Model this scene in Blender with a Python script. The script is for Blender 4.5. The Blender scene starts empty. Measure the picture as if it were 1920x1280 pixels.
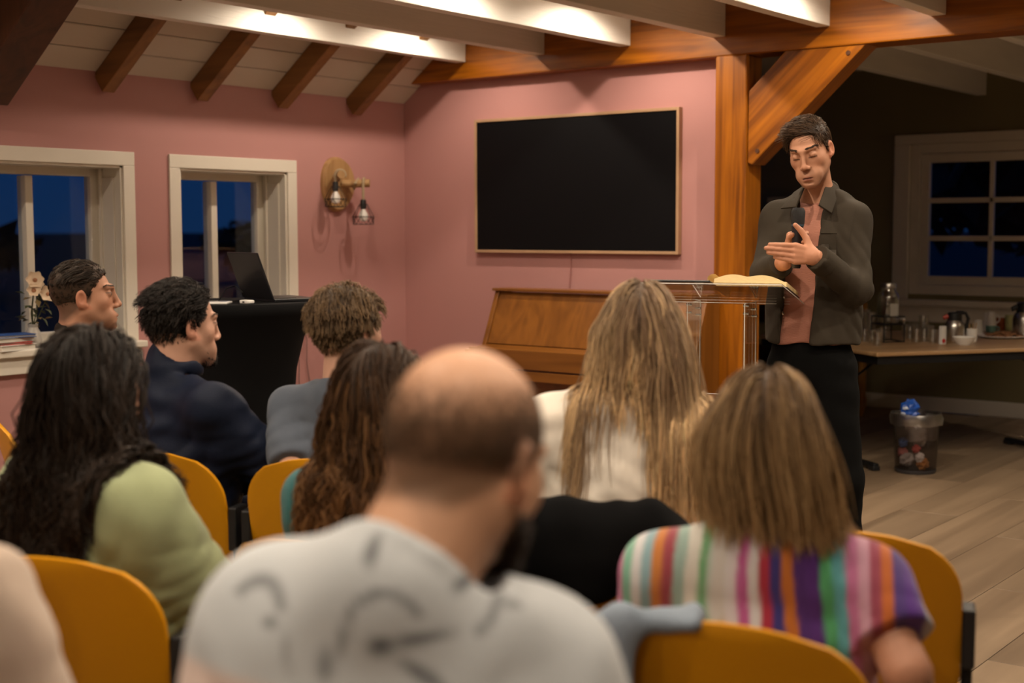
import bpy, bmesh, math, random
import numpy as np
from mathutils import Matrix, Vector
random.seed(4); RNG = np.random.default_rng(7)
scene = bpy.context.scene
col = scene.collection
PI = math.pi
def R_(d): return math.radians(d)

# ------------------------------------------------------------------ camera
YAW, PITCH, ROLL, FPX = 0.6568, 0.0812, -0.0024, 2575.0
CAM = np.array([6.0, -6.65, 1.45])
FW = np.array([-math.sin(YAW)*math.cos(PITCH), math.cos(YAW)*math.cos(PITCH), -math.sin(PITCH)])
_r = np.array([math.cos(YAW), math.sin(YAW), 0.0]); _u = np.cross(_r, FW)
RT = math.cos(ROLL)*_r + math.sin(ROLL)*_u
UP = -math.sin(ROLL)*_r + math.cos(ROLL)*_u
def at(px, py, dep): return CAM + (FW + RT*(px-960)/FPX + UP*(640-py)/FPX)*dep
def onz(px, py, z):
    d = FW + RT*(px-960)/FPX + UP*(640-py)/FPX
    return CAM + d*((z-CAM[2])/d[2])
cam_d = bpy.data.cameras.new('camera'); cam = bpy.data.objects.new('camera', cam_d); col.objects.link(cam)
cam_d.sensor_width = 36; cam_d.lens = FPX/1920*36; cam_d.clip_start = .05
M3 = Matrix((RT, UP, -FW)).transposed()
cam.matrix_world = Matrix.Translation(CAM) @ M3.to_4x4()
cam_d.dof.use_dof = True; cam_d.dof.focus_distance = 5.05; cam_d.dof.aperture_fstop = 2.5
scene.camera = cam

# ------------------------------------------------------------------ world: blue dusk
w = bpy.data.worlds.new('dusk'); scene.world = w; w.use_nodes = True
nt = w.node_tree; nt.nodes.clear()
tc = nt.nodes.new('ShaderNodeTexCoord'); sx = nt.nodes.new('ShaderNodeSeparateXYZ'); cr = nt.nodes.new('ShaderNodeValToRGB')
bg = nt.nodes.new('ShaderNodeBackground'); ow = nt.nodes.new('ShaderNodeOutputWorld')
nt.links.new(tc.outputs['Generated'], sx.inputs[0]); nt.links.new(sx.outputs['Z'], cr.inputs[0])
nt.links.new(cr.outputs[0], bg.inputs[0]); nt.links.new(bg.outputs[0], ow.inputs[0])
cr.color_ramp.elements[0].position = 0.0; cr.color_ramp.elements[0].color = (.006, .03, .10, 1)
cr.color_ramp.elements[1].position = 0.25; cr.color_ramp.elements[1].color = (.003, .028, .13, 1)
bg.inputs[1].default_value = .75

# ------------------------------------------------------------------ exposure
vs = scene.view_settings
scene.display_settings.display_device = 'sRGB'
vs.view_transform = 'Standard'; vs.look = 'None'; vs.gamma = 1.0; vs.use_curve_mapping = False
vs.exposure = 0.0
LAMP_COL = (1.0, .83, .64)
LAMP_X = (.885, 2.07, 3.265, 4.45, 5.64)
LAMP_ROWS = ((-.65, 46.0), (-1.65, 38.0), (-2.95, 26.0), (-4.2, 38.0), (-5.5, 44.0), (-7.0, 30.0))

# ------------------------------------------------------------------ materials
MATS = {}
def mat(name, c, rough=.6, metal=0.0, spec=.5, sheen=0.0, noise=None, bump=None, attr=None, coat=0.0):
    """noise=(scale, amount[, stretch xyz]) varies value; bump=(scale, strength, stretch); attr = colour attribute name."""
    if name in MATS: return MATS[name]
    m = bpy.data.materials.new(name); m.use_nodes = True; MATS[name] = m
    n = m.node_tree; b = n.nodes['Principled BSDF']
    b.inputs['Base Color'].default_value = (*c, 1); b.inputs['Roughness'].default_value = rough
    b.inputs['Metallic'].default_value = metal; b.inputs['Specular IOR Level'].default_value = spec
    if sheen: b.inputs['Sheen Weight'].default_value = sheen; b.inputs['Sheen Roughness'].default_value = .5
    if coat: b.inputs['Coat Weight'].default_value = coat
    src = None
    if attr:
        a = n.nodes.new('ShaderNodeAttribute'); a.attribute_name = attr; src = a.outputs['Color']
    def coords(stretch):
        t = n.nodes.new('ShaderNodeTexCoord'); mp = n.nodes.new('ShaderNodeMapping')
        mp.inputs['Scale'].default_value = stretch; n.links.new(t.outputs['Object'], mp.inputs[0]); return mp.outputs[0]
    if noise:
        tx = n.nodes.new('ShaderNodeTexNoise'); tx.inputs['Scale'].default_value = noise[0]; tx.inputs['Detail'].default_value = 4
        n.links.new(coords(noise[2] if len(noise) > 2 else (1, 1, 1)), tx.inputs['Vector'])
        mr = n.nodes.new('ShaderNodeMapRange'); mr.inputs[1].default_value = .25; mr.inputs[2].default_value = .75
        mr.inputs[3].default_value = 1-noise[1]; mr.inputs[4].default_value = 1+noise[1]
        n.links.new(tx.outputs['Fac'], mr.inputs[0])
        mx = n.nodes.new('ShaderNodeVectorMath'); mx.operation = 'SCALE'
        if src: n.links.new(src, mx.inputs[0])
        else: mx.inputs[0].default_value = c
        n.links.new(mr.outputs[0], mx.inputs['Scale']); src = mx.outputs[0]
    if src: n.links.new(src, b.inputs['Base Color'])
    if bump:
        tx = n.nodes.new('ShaderNodeTexNoise'); tx.inputs['Scale'].default_value = bump[0]; tx.inputs['Detail'].default_value = 3
        n.links.new(coords(bump[2] if len(bump) > 2 else (1, 1, 1)), tx.inputs['Vector'])
        bp = n.nodes.new('ShaderNodeBump'); bp.inputs['Strength'].default_value = bump[1]; bp.inputs['Distance'].default_value = .01
        n.links.new(tx.outputs['Fac'], bp.inputs['Height']); n.links.new(bp.outputs[0], b.inputs['Normal'])
    return m
def wood(name, c1, c2, axis=0, scale=1.0, rough=.35, rand=0.0, spec=.5, roty=0.0):
    m = bpy.data.materials.new(name); m.use_nodes = True; MATS[name] = m
    n = m.node_tree; b = n.nodes['Principled BSDF']; L = n.links
    t = n.nodes.new('ShaderNodeTexCoord'); mp = n.nodes.new('ShaderNodeMapping')
    st = [14*scale]*3; st[axis] = .9*scale; mp.inputs['Scale'].default_value = st
    mr0 = n.nodes.new('ShaderNodeMapping'); mr0.inputs['Rotation'].default_value = (0, roty, 0)
    L.new(t.outputs['Object'], mr0.inputs[0]); L.new(mr0.outputs[0], mp.inputs[0])
    oi = n.nodes.new('ShaderNodeObjectInfo'); ad = n.nodes.new('ShaderNodeVectorMath'); ad.operation = 'ADD'
    sc = n.nodes.new('ShaderNodeVectorMath'); sc.operation = 'SCALE'; sc.inputs[0].default_value = (31, 17, 23)
    L.new(oi.outputs['Random'], sc.inputs['Scale']); L.new(mp.outputs[0], ad.inputs[0]); L.new(sc.outputs[0], ad.inputs[1])
    n1 = n.nodes.new('ShaderNodeTexNoise'); n1.inputs['Scale'].default_value = 1.0; n1.inputs['Detail'].default_value = 5; n1.inputs['Distortion'].default_value = .6
    L.new(ad.outputs[0], n1.inputs['Vector'])
    n2 = n.nodes.new('ShaderNodeTexNoise'); n2.inputs['Scale'].default_value = .35; n2.inputs['Detail'].default_value = 2; n2.inputs['Distortion'].default_value = 1.5
    L.new(ad.outputs[0], n2.inputs['Vector'])
    wv = n.nodes.new('ShaderNodeMath'); wv.operation = 'MULTIPLY_ADD'; wv.inputs[1].default_value = 16; L.new(n2.outputs['Fac'], wv.inputs[0]); L.new(n1.outputs['Fac'], wv.inputs[2])
    sn = n.nodes.new('ShaderNodeMath'); sn.operation = 'SINE'; L.new(wv.outputs[0], sn.inputs[0])
    mr = n.nodes.new('ShaderNodeMapRange'); mr.inputs[1].default_value = -1; mr.inputs[2].default_value = 1; mr.inputs[3].default_value = .0; mr.inputs[4].default_value = .28
    L.new(sn.outputs[0], mr.inputs[0])
    a2 = n.nodes.new('ShaderNodeMath'); a2.operation = 'MULTIPLY_ADD'; a2.inputs[1].default_value = .9; L.new(n1.outputs['Fac'], a2.inputs[0]); L.new(mr.outputs[0], a2.inputs[2])
    cr = n.nodes.new('ShaderNodeValToRGB'); cr.color_ramp.elements[0].color = (*c1, 1); cr.color_ramp.elements[1].color = (*c2, 1)
    cr.color_ramp.elements[0].position = .25; cr.color_ramp.elements[1].position = .95
    L.new(a2.outputs[0], cr.inputs[0])
    out = cr.outputs[0]
    if rand:
        rr = n.nodes.new('ShaderNodeMapRange'); rr.inputs[3].default_value = 1-rand; rr.inputs[4].default_value = 1+rand
        L.new(oi.outputs['Random'], rr.inputs[0])
        vm = n.nodes.new('ShaderNodeVectorMath'); vm.operation = 'SCALE'; L.new(out, vm.inputs[0]); L.new(rr.outputs[0], vm.inputs['Scale']); out = vm.outputs[0]
    L.new(out, b.inputs['Base Color']); b.inputs['Roughness'].default_value = rough; b.inputs['Specular IOR Level'].default_value = spec
    bp = n.nodes.new('ShaderNodeBump'); bp.inputs['Strength'].default_value = .12; bp.inputs['Distance'].default_value = .004
    L.new(n1.outputs['Fac'], bp.inputs['Height']); L.new(bp.outputs[0], b.inputs['Normal'])
    return m
def thin_glass(name, tint=(.95, .97, .96), gloss=1.0, rough=.02, base=.04):
    m = bpy.data.materials.new(name); m.use_nodes = True; MATS[name] = m
    n = m.node_tree; n.nodes.clear(); L = n.links
    o = n.nodes.new('ShaderNodeOutputMaterial'); mx = n.nodes.new('ShaderNodeMixShader')
    tr = n.nodes.new('ShaderNodeBsdfTransparent'); gl = n.nodes.new('ShaderNodeBsdfGlossy'); lw = n.nodes.new('ShaderNodeLayerWeight')
    tr.inputs[0].default_value = (*tint, 1); gl.inputs[0].default_value = (gloss, gloss, gloss, 1); gl.inputs['Roughness'].default_value = rough
    lw.inputs['Blend'].default_value = .5
    pw = n.nodes.new('ShaderNodeMath'); pw.operation = 'POWER'; pw.inputs[1].default_value = 3.5
    ma = n.nodes.new('ShaderNodeMath'); ma.operation = 'MULTIPLY_ADD'; ma.inputs[1].default_value = .8; ma.inputs[2].default_value = base
    L.new(lw.outputs['Facing'], pw.inputs[0]); L.new(pw.outputs[0], ma.inputs[0]); L.new(ma.outputs[0], mx.inputs[0])
    L.new(tr.outputs[0], mx.inputs[1]); L.new(gl.outputs[0], mx.inputs[2]); L.new(mx.outputs[0], o.inputs[0])
    return m
def emit(name, c, s):
    m = bpy.data.materials.new(name); m.use_nodes = True; MATS[name] = m
    b = m.node_tree.nodes['Principled BSDF']; b.inputs['Base Color'].default_value = (*c, 1)
    b.inputs['Emission Color'].default_value = (*c, 1); b.inputs['Emission Strength'].default_value = s
    return m

# ------------------------------------------------------------------ object helpers
def tag(o, label=None, cat=None, group=None, kind=None):
    if label: o['label'] = label
    if cat: o['category'] = cat
    if group: o['group'] = group
    if kind: o['kind'] = kind
    return o
def thing(name, label, cat, loc=(0, 0, 0), rz=0.0, group=None):
    o = bpy.data.objects.new(name, None); col.objects.link(o); o.empty_display_size = .1
    o.location = loc; o.rotation_euler = (0, 0, rz); return tag(o, label, cat, group)
def link(name, me, parent=None):
    o = bpy.data.objects.new(name, me); col.objects.link(o)
    if parent: o.parent = parent
    return o
def copy_tree(o, parent=None):
    c = o.copy(); col.objects.link(c); c.parent = parent
    for ch in list(o.children): copy_tree(ch, c)
    return c
class MB:
    def __init__(s): s.v = []; s.f = []
    def add(s, vs, fs, M=None):
        k = len(s.v)
        for p in vs:
            p = Vector(p)
            if M is not None: p = M @ p
            s.v.append(tuple(p))
        s.f += [tuple(i+k for i in f) for f in fs]; return s
    def box(s, c, d, M=None):
        x, y, z = d[0]/2, d[1]/2, d[2]/2
        vs = [(c[0]+a*x, c[1]+b*y, c[2]+e*z) for a in (-1, 1) for b in (-1, 1) for e in (-1, 1)]
        return s.add(vs, [(0, 1, 3, 2), (4, 6, 7, 5), (0, 4, 5, 1), (2, 3, 7, 6), (0, 2, 6, 4), (1, 5, 7, 3)], M)
    def bb(s, x0, x1, y0, y1, z0, z1, M=None): return s.box(((x0+x1)/2, (y0+y1)/2, (z0+z1)/2), (x1-x0, y1-y0, z1-z0), M)
    def lathe(s, prof, n=24, c=(0, 0, 0), M=None, close=True):
        vs = []; fs = []; m = len(prof)
        for i in range(n):
            a = 2*PI*i/n
            for r, z in prof: vs.append((c[0]+r*math.cos(a), c[1]+r*math.sin(a), c[2]+z))
        for i in range(n):
            j = (i+1) % n
            for k in range(m-1): fs.append((i*m+k, j*m+k, j*m+k+1, i*m+k+1))
        if close:
            if prof[0][0] > 1e-5: fs.append(tuple(i*m for i in range(n))[::-1])
            if prof[-1][0] > 1e-5: fs.append(tuple(i*m+m-1 for i in range(n)))
        return s.add(vs, fs, M)
    def tube(s, pts, r, n=8, M=None, closed=False, cap=True):
        pts = [Vector(p) for p in pts]; m = len(pts)
        rs = r if hasattr(r, '__len__') else [r]*m
        vs = []; fs = []; prev = None
        for i, p in enumerate(pts):
            if closed: t = (pts[(i+1) % m]-pts[i-1]).normalized()
            else: t = (pts[min(i+1, m-1)]-pts[max(i-1, 0)]).normalized()
            if prev is None:
                prev = t.orthogonal().normalized()
            nrm = (prev-t*prev.dot(t)); nrm = nrm.normalized() if nrm.length > 1e-6 else t.orthogonal().normalized()
            prev = nrm; bn = t.cross(nrm)
            for k in range(n):
                a = 2*PI*k/n; vs.append(p+(nrm*math.cos(a)+bn*math.sin(a))*rs[i])
        for i in range(m if closed else m-1):
            j = (i+1) % m
            for k in range(n): fs.append((i*n+k, i*n+(k+1) % n, j*n+(k+1) % n, j*n+k))
        if cap and not closed:
            fs.append(tuple(range(n))[::-1]); fs.append(tuple(range((m-1)*n, m*n)))
        return s.add(vs, fs, M)
    def prism(s, poly, y0, y1, M=None, axis='y'):
        n = len(poly)
        if axis == 'y': vs = [(p[0], y0, p[1]) for p in poly]+[(p[0], y1, p[1]) for p in poly]
        elif axis == 'x': vs = [(y0, p[0], p[1]) for p in poly]+[(y1, p[0], p[1]) for p in poly]
        else: vs = [(p[0], p[1], y0) for p in poly]+[(p[0], p[1], y1) for p in poly]
        fs = [tuple(range(n)), tuple(range(2*n-1, n-1, -1))]+[(i, i+n, (i+1) % n+n, (i+1) % n) for i in range(n)]
        return s.add(vs, fs, M)
    def ball(s, c, r, n=12, m=8, M=None):
        rx, ry, rz = r if hasattr(r, '__len__') else (r, r, r)
        prof = [(math.sin(PI*k/m), -math.cos(PI*k/m)) for k in range(m+1)]
        vs = []; fs = []
        vs.append((c[0], c[1], c[2]-rz))
        for k in range(1, m):
            for i in range(n):
                a = 2*PI*i/n; vs.append((c[0]+rx*prof[k][0]*math.cos(a), c[1]+ry*prof[k][0]*math.sin(a), c[2]+rz*prof[k][1]))
        vs.append((c[0], c[1], c[2]+rz)); T = len(vs)-1
        for i in range(n):
            j = (i+1) % n
            fs.append((0, 1+j, 1+i)); fs.append((T, 1+(m-2)*n+i, 1+(m-2)*n+j))
            for k in range(m-2): fs.append((1+k*n+i, 1+k*n+j, 1+(k+1)*n+j, 1+(k+1)*n+i))
        return s.add(vs, fs, M)
    def mesh(s, name, material, smooth=False, bevel=0.0, seg=2):
        me = bpy.data.meshes.new(name); me.from_pydata(s.v, [], s.f)
        bm = bmesh.new(); bm.from_mesh(me); bmesh.ops.recalc_face_normals(bm, faces=bm.faces)
        if bevel:
            es = [e for e in bm.edges if len(e.link_faces) == 2 and e.calc_face_angle(0) > R_(35)]
            bmesh.ops.bevel(bm, geom=es, offset=bevel, segments=seg, affect='EDGES', profile=.5, clamp_overlap=True)
        bm.to_mesh(me); bm.free()
        me.materials.append(material if not isinstance(material, str) else MATS[material])
        if smooth:
            me.shade_smooth()
            try: me.set_sharp_from_angle(angle=R_(40))
            except Exception: pass
        return me
    def build(s, name, material, parent=None, smooth=False, bevel=0.0, seg=2):
        return link(name, s.mesh(name, material, smooth, bevel, seg), parent)
def struct(o): o['kind'] = 'structure'; return o
# ================================================================== SETTING
pink = mat('pink_paint', (.47, .238, .226), .85, spec=.25, noise=(1.2, .03), bump=(220, .05))
olive = mat('olive_paint', (.21, .18, .095), .9, spec=.2, noise=(1.5, .05), bump=(200, .05))
white = mat('white_paint', (.74, .69, .60), .45, spec=.4, noise=(3, .03))
joistm = mat('joist_white', (.78, .75, .70), .5, spec=.4, noise=(2.5, .06, (4, .5, 4)), bump=(30, .15, (3, .2, 3)))
boardm = mat('ceiling_board_white', (.62, .55, .47), .6, spec=.3, noise=(2.0, .06), bump=(40, .15, (3, .3, 3)))
oak_x = wood('oiled_pine_x', (.115, .028, .0015), (.41, .130, .005), 0, 1.9, .33)
oak_d = wood('oiled_pine_diagonal', (.115, .028, .0015), (.41, .130, .005), 0, 1.9, .33, roty=R_(42))
oak_z = wood('oiled_pine_z', (.115, .028, .0015), (.41, .130, .005), 2, 1.9, .33)
rafter_m = wood('rafter_wood', (.13, .055, .014), (.30, .135, .035), 0, 1.0, .5)
darkwood = wood('dark_timber', (.04, .014, .006), (.11, .038, .014), 2, 1.0, .5)
floor_m = wood('floor_plank_wood', (.135, .090, .054), (.28, .20, .128), 1, .55, .5, rand=.22)
dark = mat('dark_gap', (.05, .035, .025), .8)
off_wall = mat('cream_paint', (.26, .20, .14), .8)
H_WALL = 2.255; SL = .745; ZC = 2.725
XR, YR, YG = 9.6, -9.6, 4.0
# ---- floor with individual planks
fl = struct(MB().bb(-.3, XR, YR, YG, -.12, -.012).build('floor', dark))
PW, PL = .30, 1.55
pm = MB().box((0, 0, 0), (PW-.003, PL-.004, .014)).mesh('plank', floor_m, bevel=.0012, seg=1)
ix = 0
nx = int(math.ceil(XR/PW))
for i in range(nx):
    off = (i*.61) % 1.0*PL
    y = YR - off
    while y < YG:
        y0, y1 = max(y, YR), min(y+PL, YG)
        if y1-y0 > .25:
            o = link('plank', pm, fl); o.location = (PW*(i+.5), (y0+y1)/2, -.007); o.scale = (1, (y1-y0)/PL, 1)
        y += PL
# ---- walls
GX = -.22                                   # glass plane of the deep windows
W1 = (-3.05, -2.19); W2 = (-1.82, -1.033); WZ = (.872, 1.787)
def wall_with_holes(name, y0, y1, z0, z1, holes, material, x0=-.3, x1=0.0):
    b = MB(); ys = sorted({y0, y1, *[h[0] for h in holes], *[h[1] for h in holes]})
    for a, c in zip(ys[:-1], ys[1:]):
        hs = [h for h in holes if h[0] <= a and h[1] >= c]
        if hs: b.bb(x0, x1, a, c, z0, hs[0][2]); b.bb(x0, x1, a, c, hs[0][3], z1)
        else: b.bb(x0, x1, a, c, z0, z1)
    return struct(b.build(name, material))
wall_with_holes('wall_left', YR, .0, 0, H_WALL+.02, [(*W1, *WZ), (*W2, *WZ)], pink)
struct(MB().bb(-.3, 2.36, .0, .12, 0, 2.72).build('wall_back', pink))
struct(MB().bb(-.3, 0, .12, YG+.2, 0, 2.9).build('wall_alcove', olive))
# green wall with one window opening
GW = (1.80, 4.05, .93, 2.115)
b = MB(); b.bb(-.3, GW[0], YG, YG+.25, 0, 2.9); b.bb(GW[1], XR+.2, YG, YG+.25, 0, 2.9)
b.bb(GW[0], GW[1], YG, YG+.25, 0, GW[2]); b.bb(GW[0], GW[1], YG, YG+.25, GW[3], 2.9)
struct(b.build('wall_green', olive))
struct(MB().bb(XR, XR+.2, YR, YG, 0, 2.9).build('wall_right', off_wall))
struct(MB().bb(-.3, XR+.2, YR-.2, YR, 0, 2.9).build('wall_rear', off_wall))
struct(MB().bb(0, XR, YG-.018, YG, 0, .115).build('baseboard_green', white, bevel=.004))
struct(MB().bb(0, .018, YR, 0, 0, .11).build('baseboard_left', white, bevel=.004))
struct(MB().bb(0, 2.33, -.018, 0, 0, .11).build('baseboard_back', white, bevel=.004))
# ---- ceiling: flat boards above the joists, sloped boards above the left wall
XS = (ZC-H_WALL)/SL
ceil = struct(MB().bb(XS-.02, XR+.2, YR, YG, ZC, ZC+.1).build('ceiling', boardm))
ang = math.atan(SL); Ls = (ZC-H_WALL)/math.sin(ang)
MS = Matrix.Translation((0, 0, H_WALL)) @ Matrix.Rotation(-ang, 4, 'Y')     # local x runs up the slope
slope = struct(MB().bb(-.35, Ls+.1, YR, 0, .022, .08, MS).build('ceiling_slope', dark))
nb = 5; bw = Ls/nb
for i in range(nb):
    MB().bb(i*bw+.003, (i+1)*bw-.003, YR, -.001, .0, .024, MS).build('board', boardm, slope, bevel=.0025, seg=1)
# ---- rafters on the slope
def rafter(y, label, width=.075, depth=.115, m=rafter_m):
    b = MB()
    M = Matrix.Rotation(-ang, 4, 'Y')
    b.bb(-.02, Ls+.06, -width/2, width/2, -depth, -.001, M)
    o = b.build('rafter', m, bevel=.004); o.location = (0, y, H_WALL)
    return o
rl = ['brown rafter on sloped ceiling, nearest the corner of the room', 'brown rafter on sloped ceiling, second from the room corner',
      'brown rafter on sloped ceiling, third from the room corner', 'brown rafter on sloped ceiling, fourth from the room corner']
for y, l in zip((-.49, -1.10, -1.69, -2.30), rl):
    tag(rafter(y, l), l, 'rafter', 'brown rafters on the sloped ceiling')
b = MB(); M = Matrix.Rotation(-ang, 4, 'Y'); b.bb(-.05, Ls+.3, -.11, .11, -.26, -.001, M)
o = b.build('principal_rafter', darkwood, bevel=.006); o.location = (0, -3.02, H_WALL+.02)
tag(o, 'very dark heavy timber rafter in the upper left corner', 'rafter')
# ---- tie beam, post, brace
tie = MB().bb(.04, XR-.02, -.1, .1, 2.366, 2.72).build('tie_beam', oak_x, bevel=.008)
tag(tie, 'long orange oiled tie beam carrying the white joists', 'beam')
po = MB().bb(2.327, 2.515, -.102, .075, 0, 2.368).build('timber_post', oak_z, bevel=.008)
tag(po, 'upright orange timber post beside the wall screen', 'post')
br = thing('brace', 'diagonal orange timber brace between post and tie beam', 'brace', (2.515, -.012, 1.80))
p0 = Vector((0, 0)); poly = [(0, 0), (.03, -.02), (.66, .60), (.62, .60), (.23, .60), (0, .38)]
MB().prism([(.0, .0), (.028, -.012), (.655, .57), (.215, .57), (.0, .37)], -.075, .075).build('timber', oak_d, br, bevel=.006)
for (x, z) in ((.06, .06), (.56, .53)): MB().tube([(x, -.08, z), (x, -.07, z)], .012, 10).build('peg', darkwood, br)
# ---- white joists
JX = [.60+.595*i for i in range(15)]
names = ['first', 'second', 'third', 'fourth', 'fifth', 'sixth', 'seventh', 'eighth', 'ninth', 'tenth', 'eleventh', 'twelfth', 'thirteenth', 'fourteenth', 'fifteenth']
for i, x in enumerate(JX):
    j = MB().bb(x-.075, x, YR, -.1, 2.468, ZC).build('ceiling_joist', joistm, bevel=.004)
    tag(j, f'white painted ceiling joist, {names[i]} from the window wall', 'joist', 'white joists over the seats')
for i, x in enumerate(JX[3:], 3):
    j = MB().bb(x-.075, x, .1, YG, 2.468, ZC).build('ceiling_joist', joistm, bevel=.004)
    tag(j, f'white joist over the refreshment table, {names[i-3]} from the timber post', 'joist', 'dim joists behind the tie beam')
# ---- ceiling spots in every other bay
fix_m = mat('spot_metal', (.6, .58, .55), .3, 1.0); glow = emit('spot_glow', (1, .82, .6), 6)
ordl = ['first', 'second', 'third', 'fourth', 'fifth', 'sixth']
for r, (ly, pwr) in enumerate(LAMP_ROWS):
    for k, lx in enumerate(LAMP_X):
        t = thing('ceiling_spot', f'round ceiling spot, {ordl[k]} from window wall, {ordl[r]} row from the screen', 'spotlight', (lx, ly, 0), 0, 'ceiling spots between the joists')
        MB().lathe([(.045, ZC-.03), (.05, ZC-.028), (.05, ZC), (.0, ZC)], 20, close=False).lathe([(.038, ZC-.03), (.045, ZC-.03)], 20, close=False).build('housing', fix_m, t, True)
        MB().lathe([(.0, ZC-.026), (.037, ZC-.026)], 20, close=False).build('lens', glow, t)
        ld = bpy.data.lights.new('spot_light', 'SPOT'); lo = bpy.data.objects.new('spot_light', ld); col.objects.link(lo); lo.parent = t
        lo.location = (0, 0, ZC-.048); ld.energy = pwr*(1.8 if (r == 2 and k >= 2) else .45 if (r == 2 and k == 0) else .75 if (r < 2 and k == 0) else 1.0); ld.color = LAMP_COL; ld.spot_size = R_(160); ld.spot_blend = .6; ld.shadow_soft_size = .022
for k, lx in enumerate((5.64, 6.83, 8.02)):
    t = thing('ceiling_spot', f'round ceiling spot in the refreshment area, {ordl[k]} from the timber post', 'spotlight', (lx, 2.0, 0), 0, 'ceiling spots between the joists')
    MB().lathe([(.045, ZC-.03), (.05, ZC-.028), (.05, ZC), (.0, ZC)], 20, close=False).build('housing', fix_m, t, True); MB().lathe([(.0, ZC-.031), (.037, ZC-.031)], 20, close=False).build('lens', glow, t)
    ld = bpy.data.lights.new('spot_light', 'SPOT'); lo = bpy.data.objects.new('spot_light', ld); col.objects.link(lo); lo.parent = t
    lo.location = (0, 0, ZC-.048); ld.energy = 80; ld.color = LAMP_COL; ld.spot_size = R_(160); ld.spot_blend = .6; ld.shadow_soft_size = .022
# ---- deep windows on the left wall
pane_m = thin_glass('window_glass', (.92, .95, .96), .9, .01, .035)
def deep_window(n, W):
    y0, y1 = W; z0, z1 = WZ
    o = MB()
    c = .072; e = .014
    o.bb(0, e, y0-c, y0, z0-.02, z1); o.bb(0, e, y1, y1+c, z0-.02, z1); o.bb(0, e, y0-c, y1+c, z1+.0005, z1+c)   # casing
    root = struct(o.build(f'window_{n}', white, bevel=.003))
    r = MB(); d = GX-.04
    r.bb(d, .001, y1-.012, y1+.001, z0, z1); r.bb(d, .001, y0-.001, y0+.012, z0, z1); r.bb(d, .001, y0, y1, z1-.012, z1+.001)
    r.build('reveal', white, root)
    rp = MB(); rp.bb(GX+.07, -.05, y1-.02, y1-.012, z0+.06, z1-.06); rp.bb(GX+.06, GX+.075, y1-.03, y1-.012, z0, z1-.012)
    rp.build('reveal_moulding', white, root, bevel=.003)
    s = MB(); s.bb(GX-.03, .055, y0-.10, y1+.10, z0-.035, z0); s.build('window_sill', white, root, bevel=.006)
    MB().bb(.0, .03, y0-.08, y1+.08, z0-.12, z0-.035).build('apron', white, root, bevel=.004)
    f = MB(); fr = .058; x0, x1 = GX-.03, GX+.03
    f.bb(x0, x1, y0, y0+fr, z0, z1); f.bb(x0, x1, y1-fr, y1, z0, z1); f.bb(x0, x1, y0+fr, y1-fr, z1-fr+.005, z1); f.bb(x0, x1, y0+fr, y1-fr, z0, z0+fr)
    f.build('frame', white, root, bevel=.004)
    s0, s1 = y0+fr, y1-fr; ym = (s0+s1)/2
    MB().bb(x0-.004, x1+.01, ym-.022, ym+.022, z0+fr, z1-fr).build('mullion', white, root, bevel=.004)
    for a, b_ in ((s0, ym-.022), (ym+.022, s1)):
        MB().bb(GX-.003, GX+.003, a, b_, z0+fr, z1-fr).build('pane', pane_m, root)
deep_window(1, W1); deep_window(2, W2)
# ---- multi-pane window on the green wall
y = YG
x0, x1, z0, z1 = GW
o = MB(); c = .13
o.bb(x0-c, x0, y-.03, y, z0-.04, z1); o.bb(x1, x1+c, y-.03, y, z0-.04, z1); o.bb(x0-c, x1+c, y-.03, y, z1+.0005, z1+c*.6)
w3 = struct(o.build('window_3', white, bevel=.008))
MB().bb(x0-c-.03, x1+c+.03, y-.09, y, z0-.09, z0-.04).build('window_sill', white, w3, bevel=.01)
MB().bb(x0-c, x1+c, y-.03, y, z0-.22, z0-.09).build('apron', white, w3, bevel=.006)
f = MB(); fr = .075
for a, b_ in ((x0, x0+fr), (x1-fr, x1)): f.bb(a, b_, y+.0, y+.09, z0, z1)
f.bb(x0+fr, x1-fr, y, y+.09, z1-fr, z1); f.bb(x0+fr, x1-fr, y, y+.09, z0, z0+fr); f.build('frame', white, w3, bevel=.004)
sx0, sx1, sz0, sz1 = x0+fr+.004, x1-fr-.004, z0+fr+.004, z1-fr-.004
s = MB(); sf = .068
s.bb(sx0, sx0+sf, y+.015, y+.07, sz0, sz1); s.bb(sx1-sf, sx1, y+.015, y+.07, sz0, sz1); s.bb(sx0+sf, sx1-sf, y+.015, y+.07, sz1-sf, sz1); s.bb(sx0+sf, sx1-sf, y+.015, y+.07, sz0, sz0+sf)
s.build('sash', white, w3, bevel=.004)
px0, px1, pz0, pz1 = sx0+sf, sx1-sf, sz0+sf, sz1-sf
nc, nr = 4, 3; cw = (px1-px0)/nc; rh = (pz1-pz0)/nr
for i in range(1, nc): MB().bb(px0+i*cw-.017, px0+i*cw+.017, y+.02, y+.065, pz0, pz1).build('glazing_bar', white, w3, bevel=.004)
for k in range(1, nr): MB().bb(px0, px1, y+.02, y+.065, pz0+k*rh-.02, pz0+k*rh+.02).build('glazing_bar', white, w3, bevel=.004)
pm3 = MB().bb(-cw/2, cw/2, -.003, .003, -rh/2, rh/2).mesh('pane', pane_m)
for i in range(nc):
    for k in range(nr):
        o = link('pane', pm3, w3); o.location = (px0+(i+.5)*cw, y+.042, pz0+(k+.5)*rh)
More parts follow.
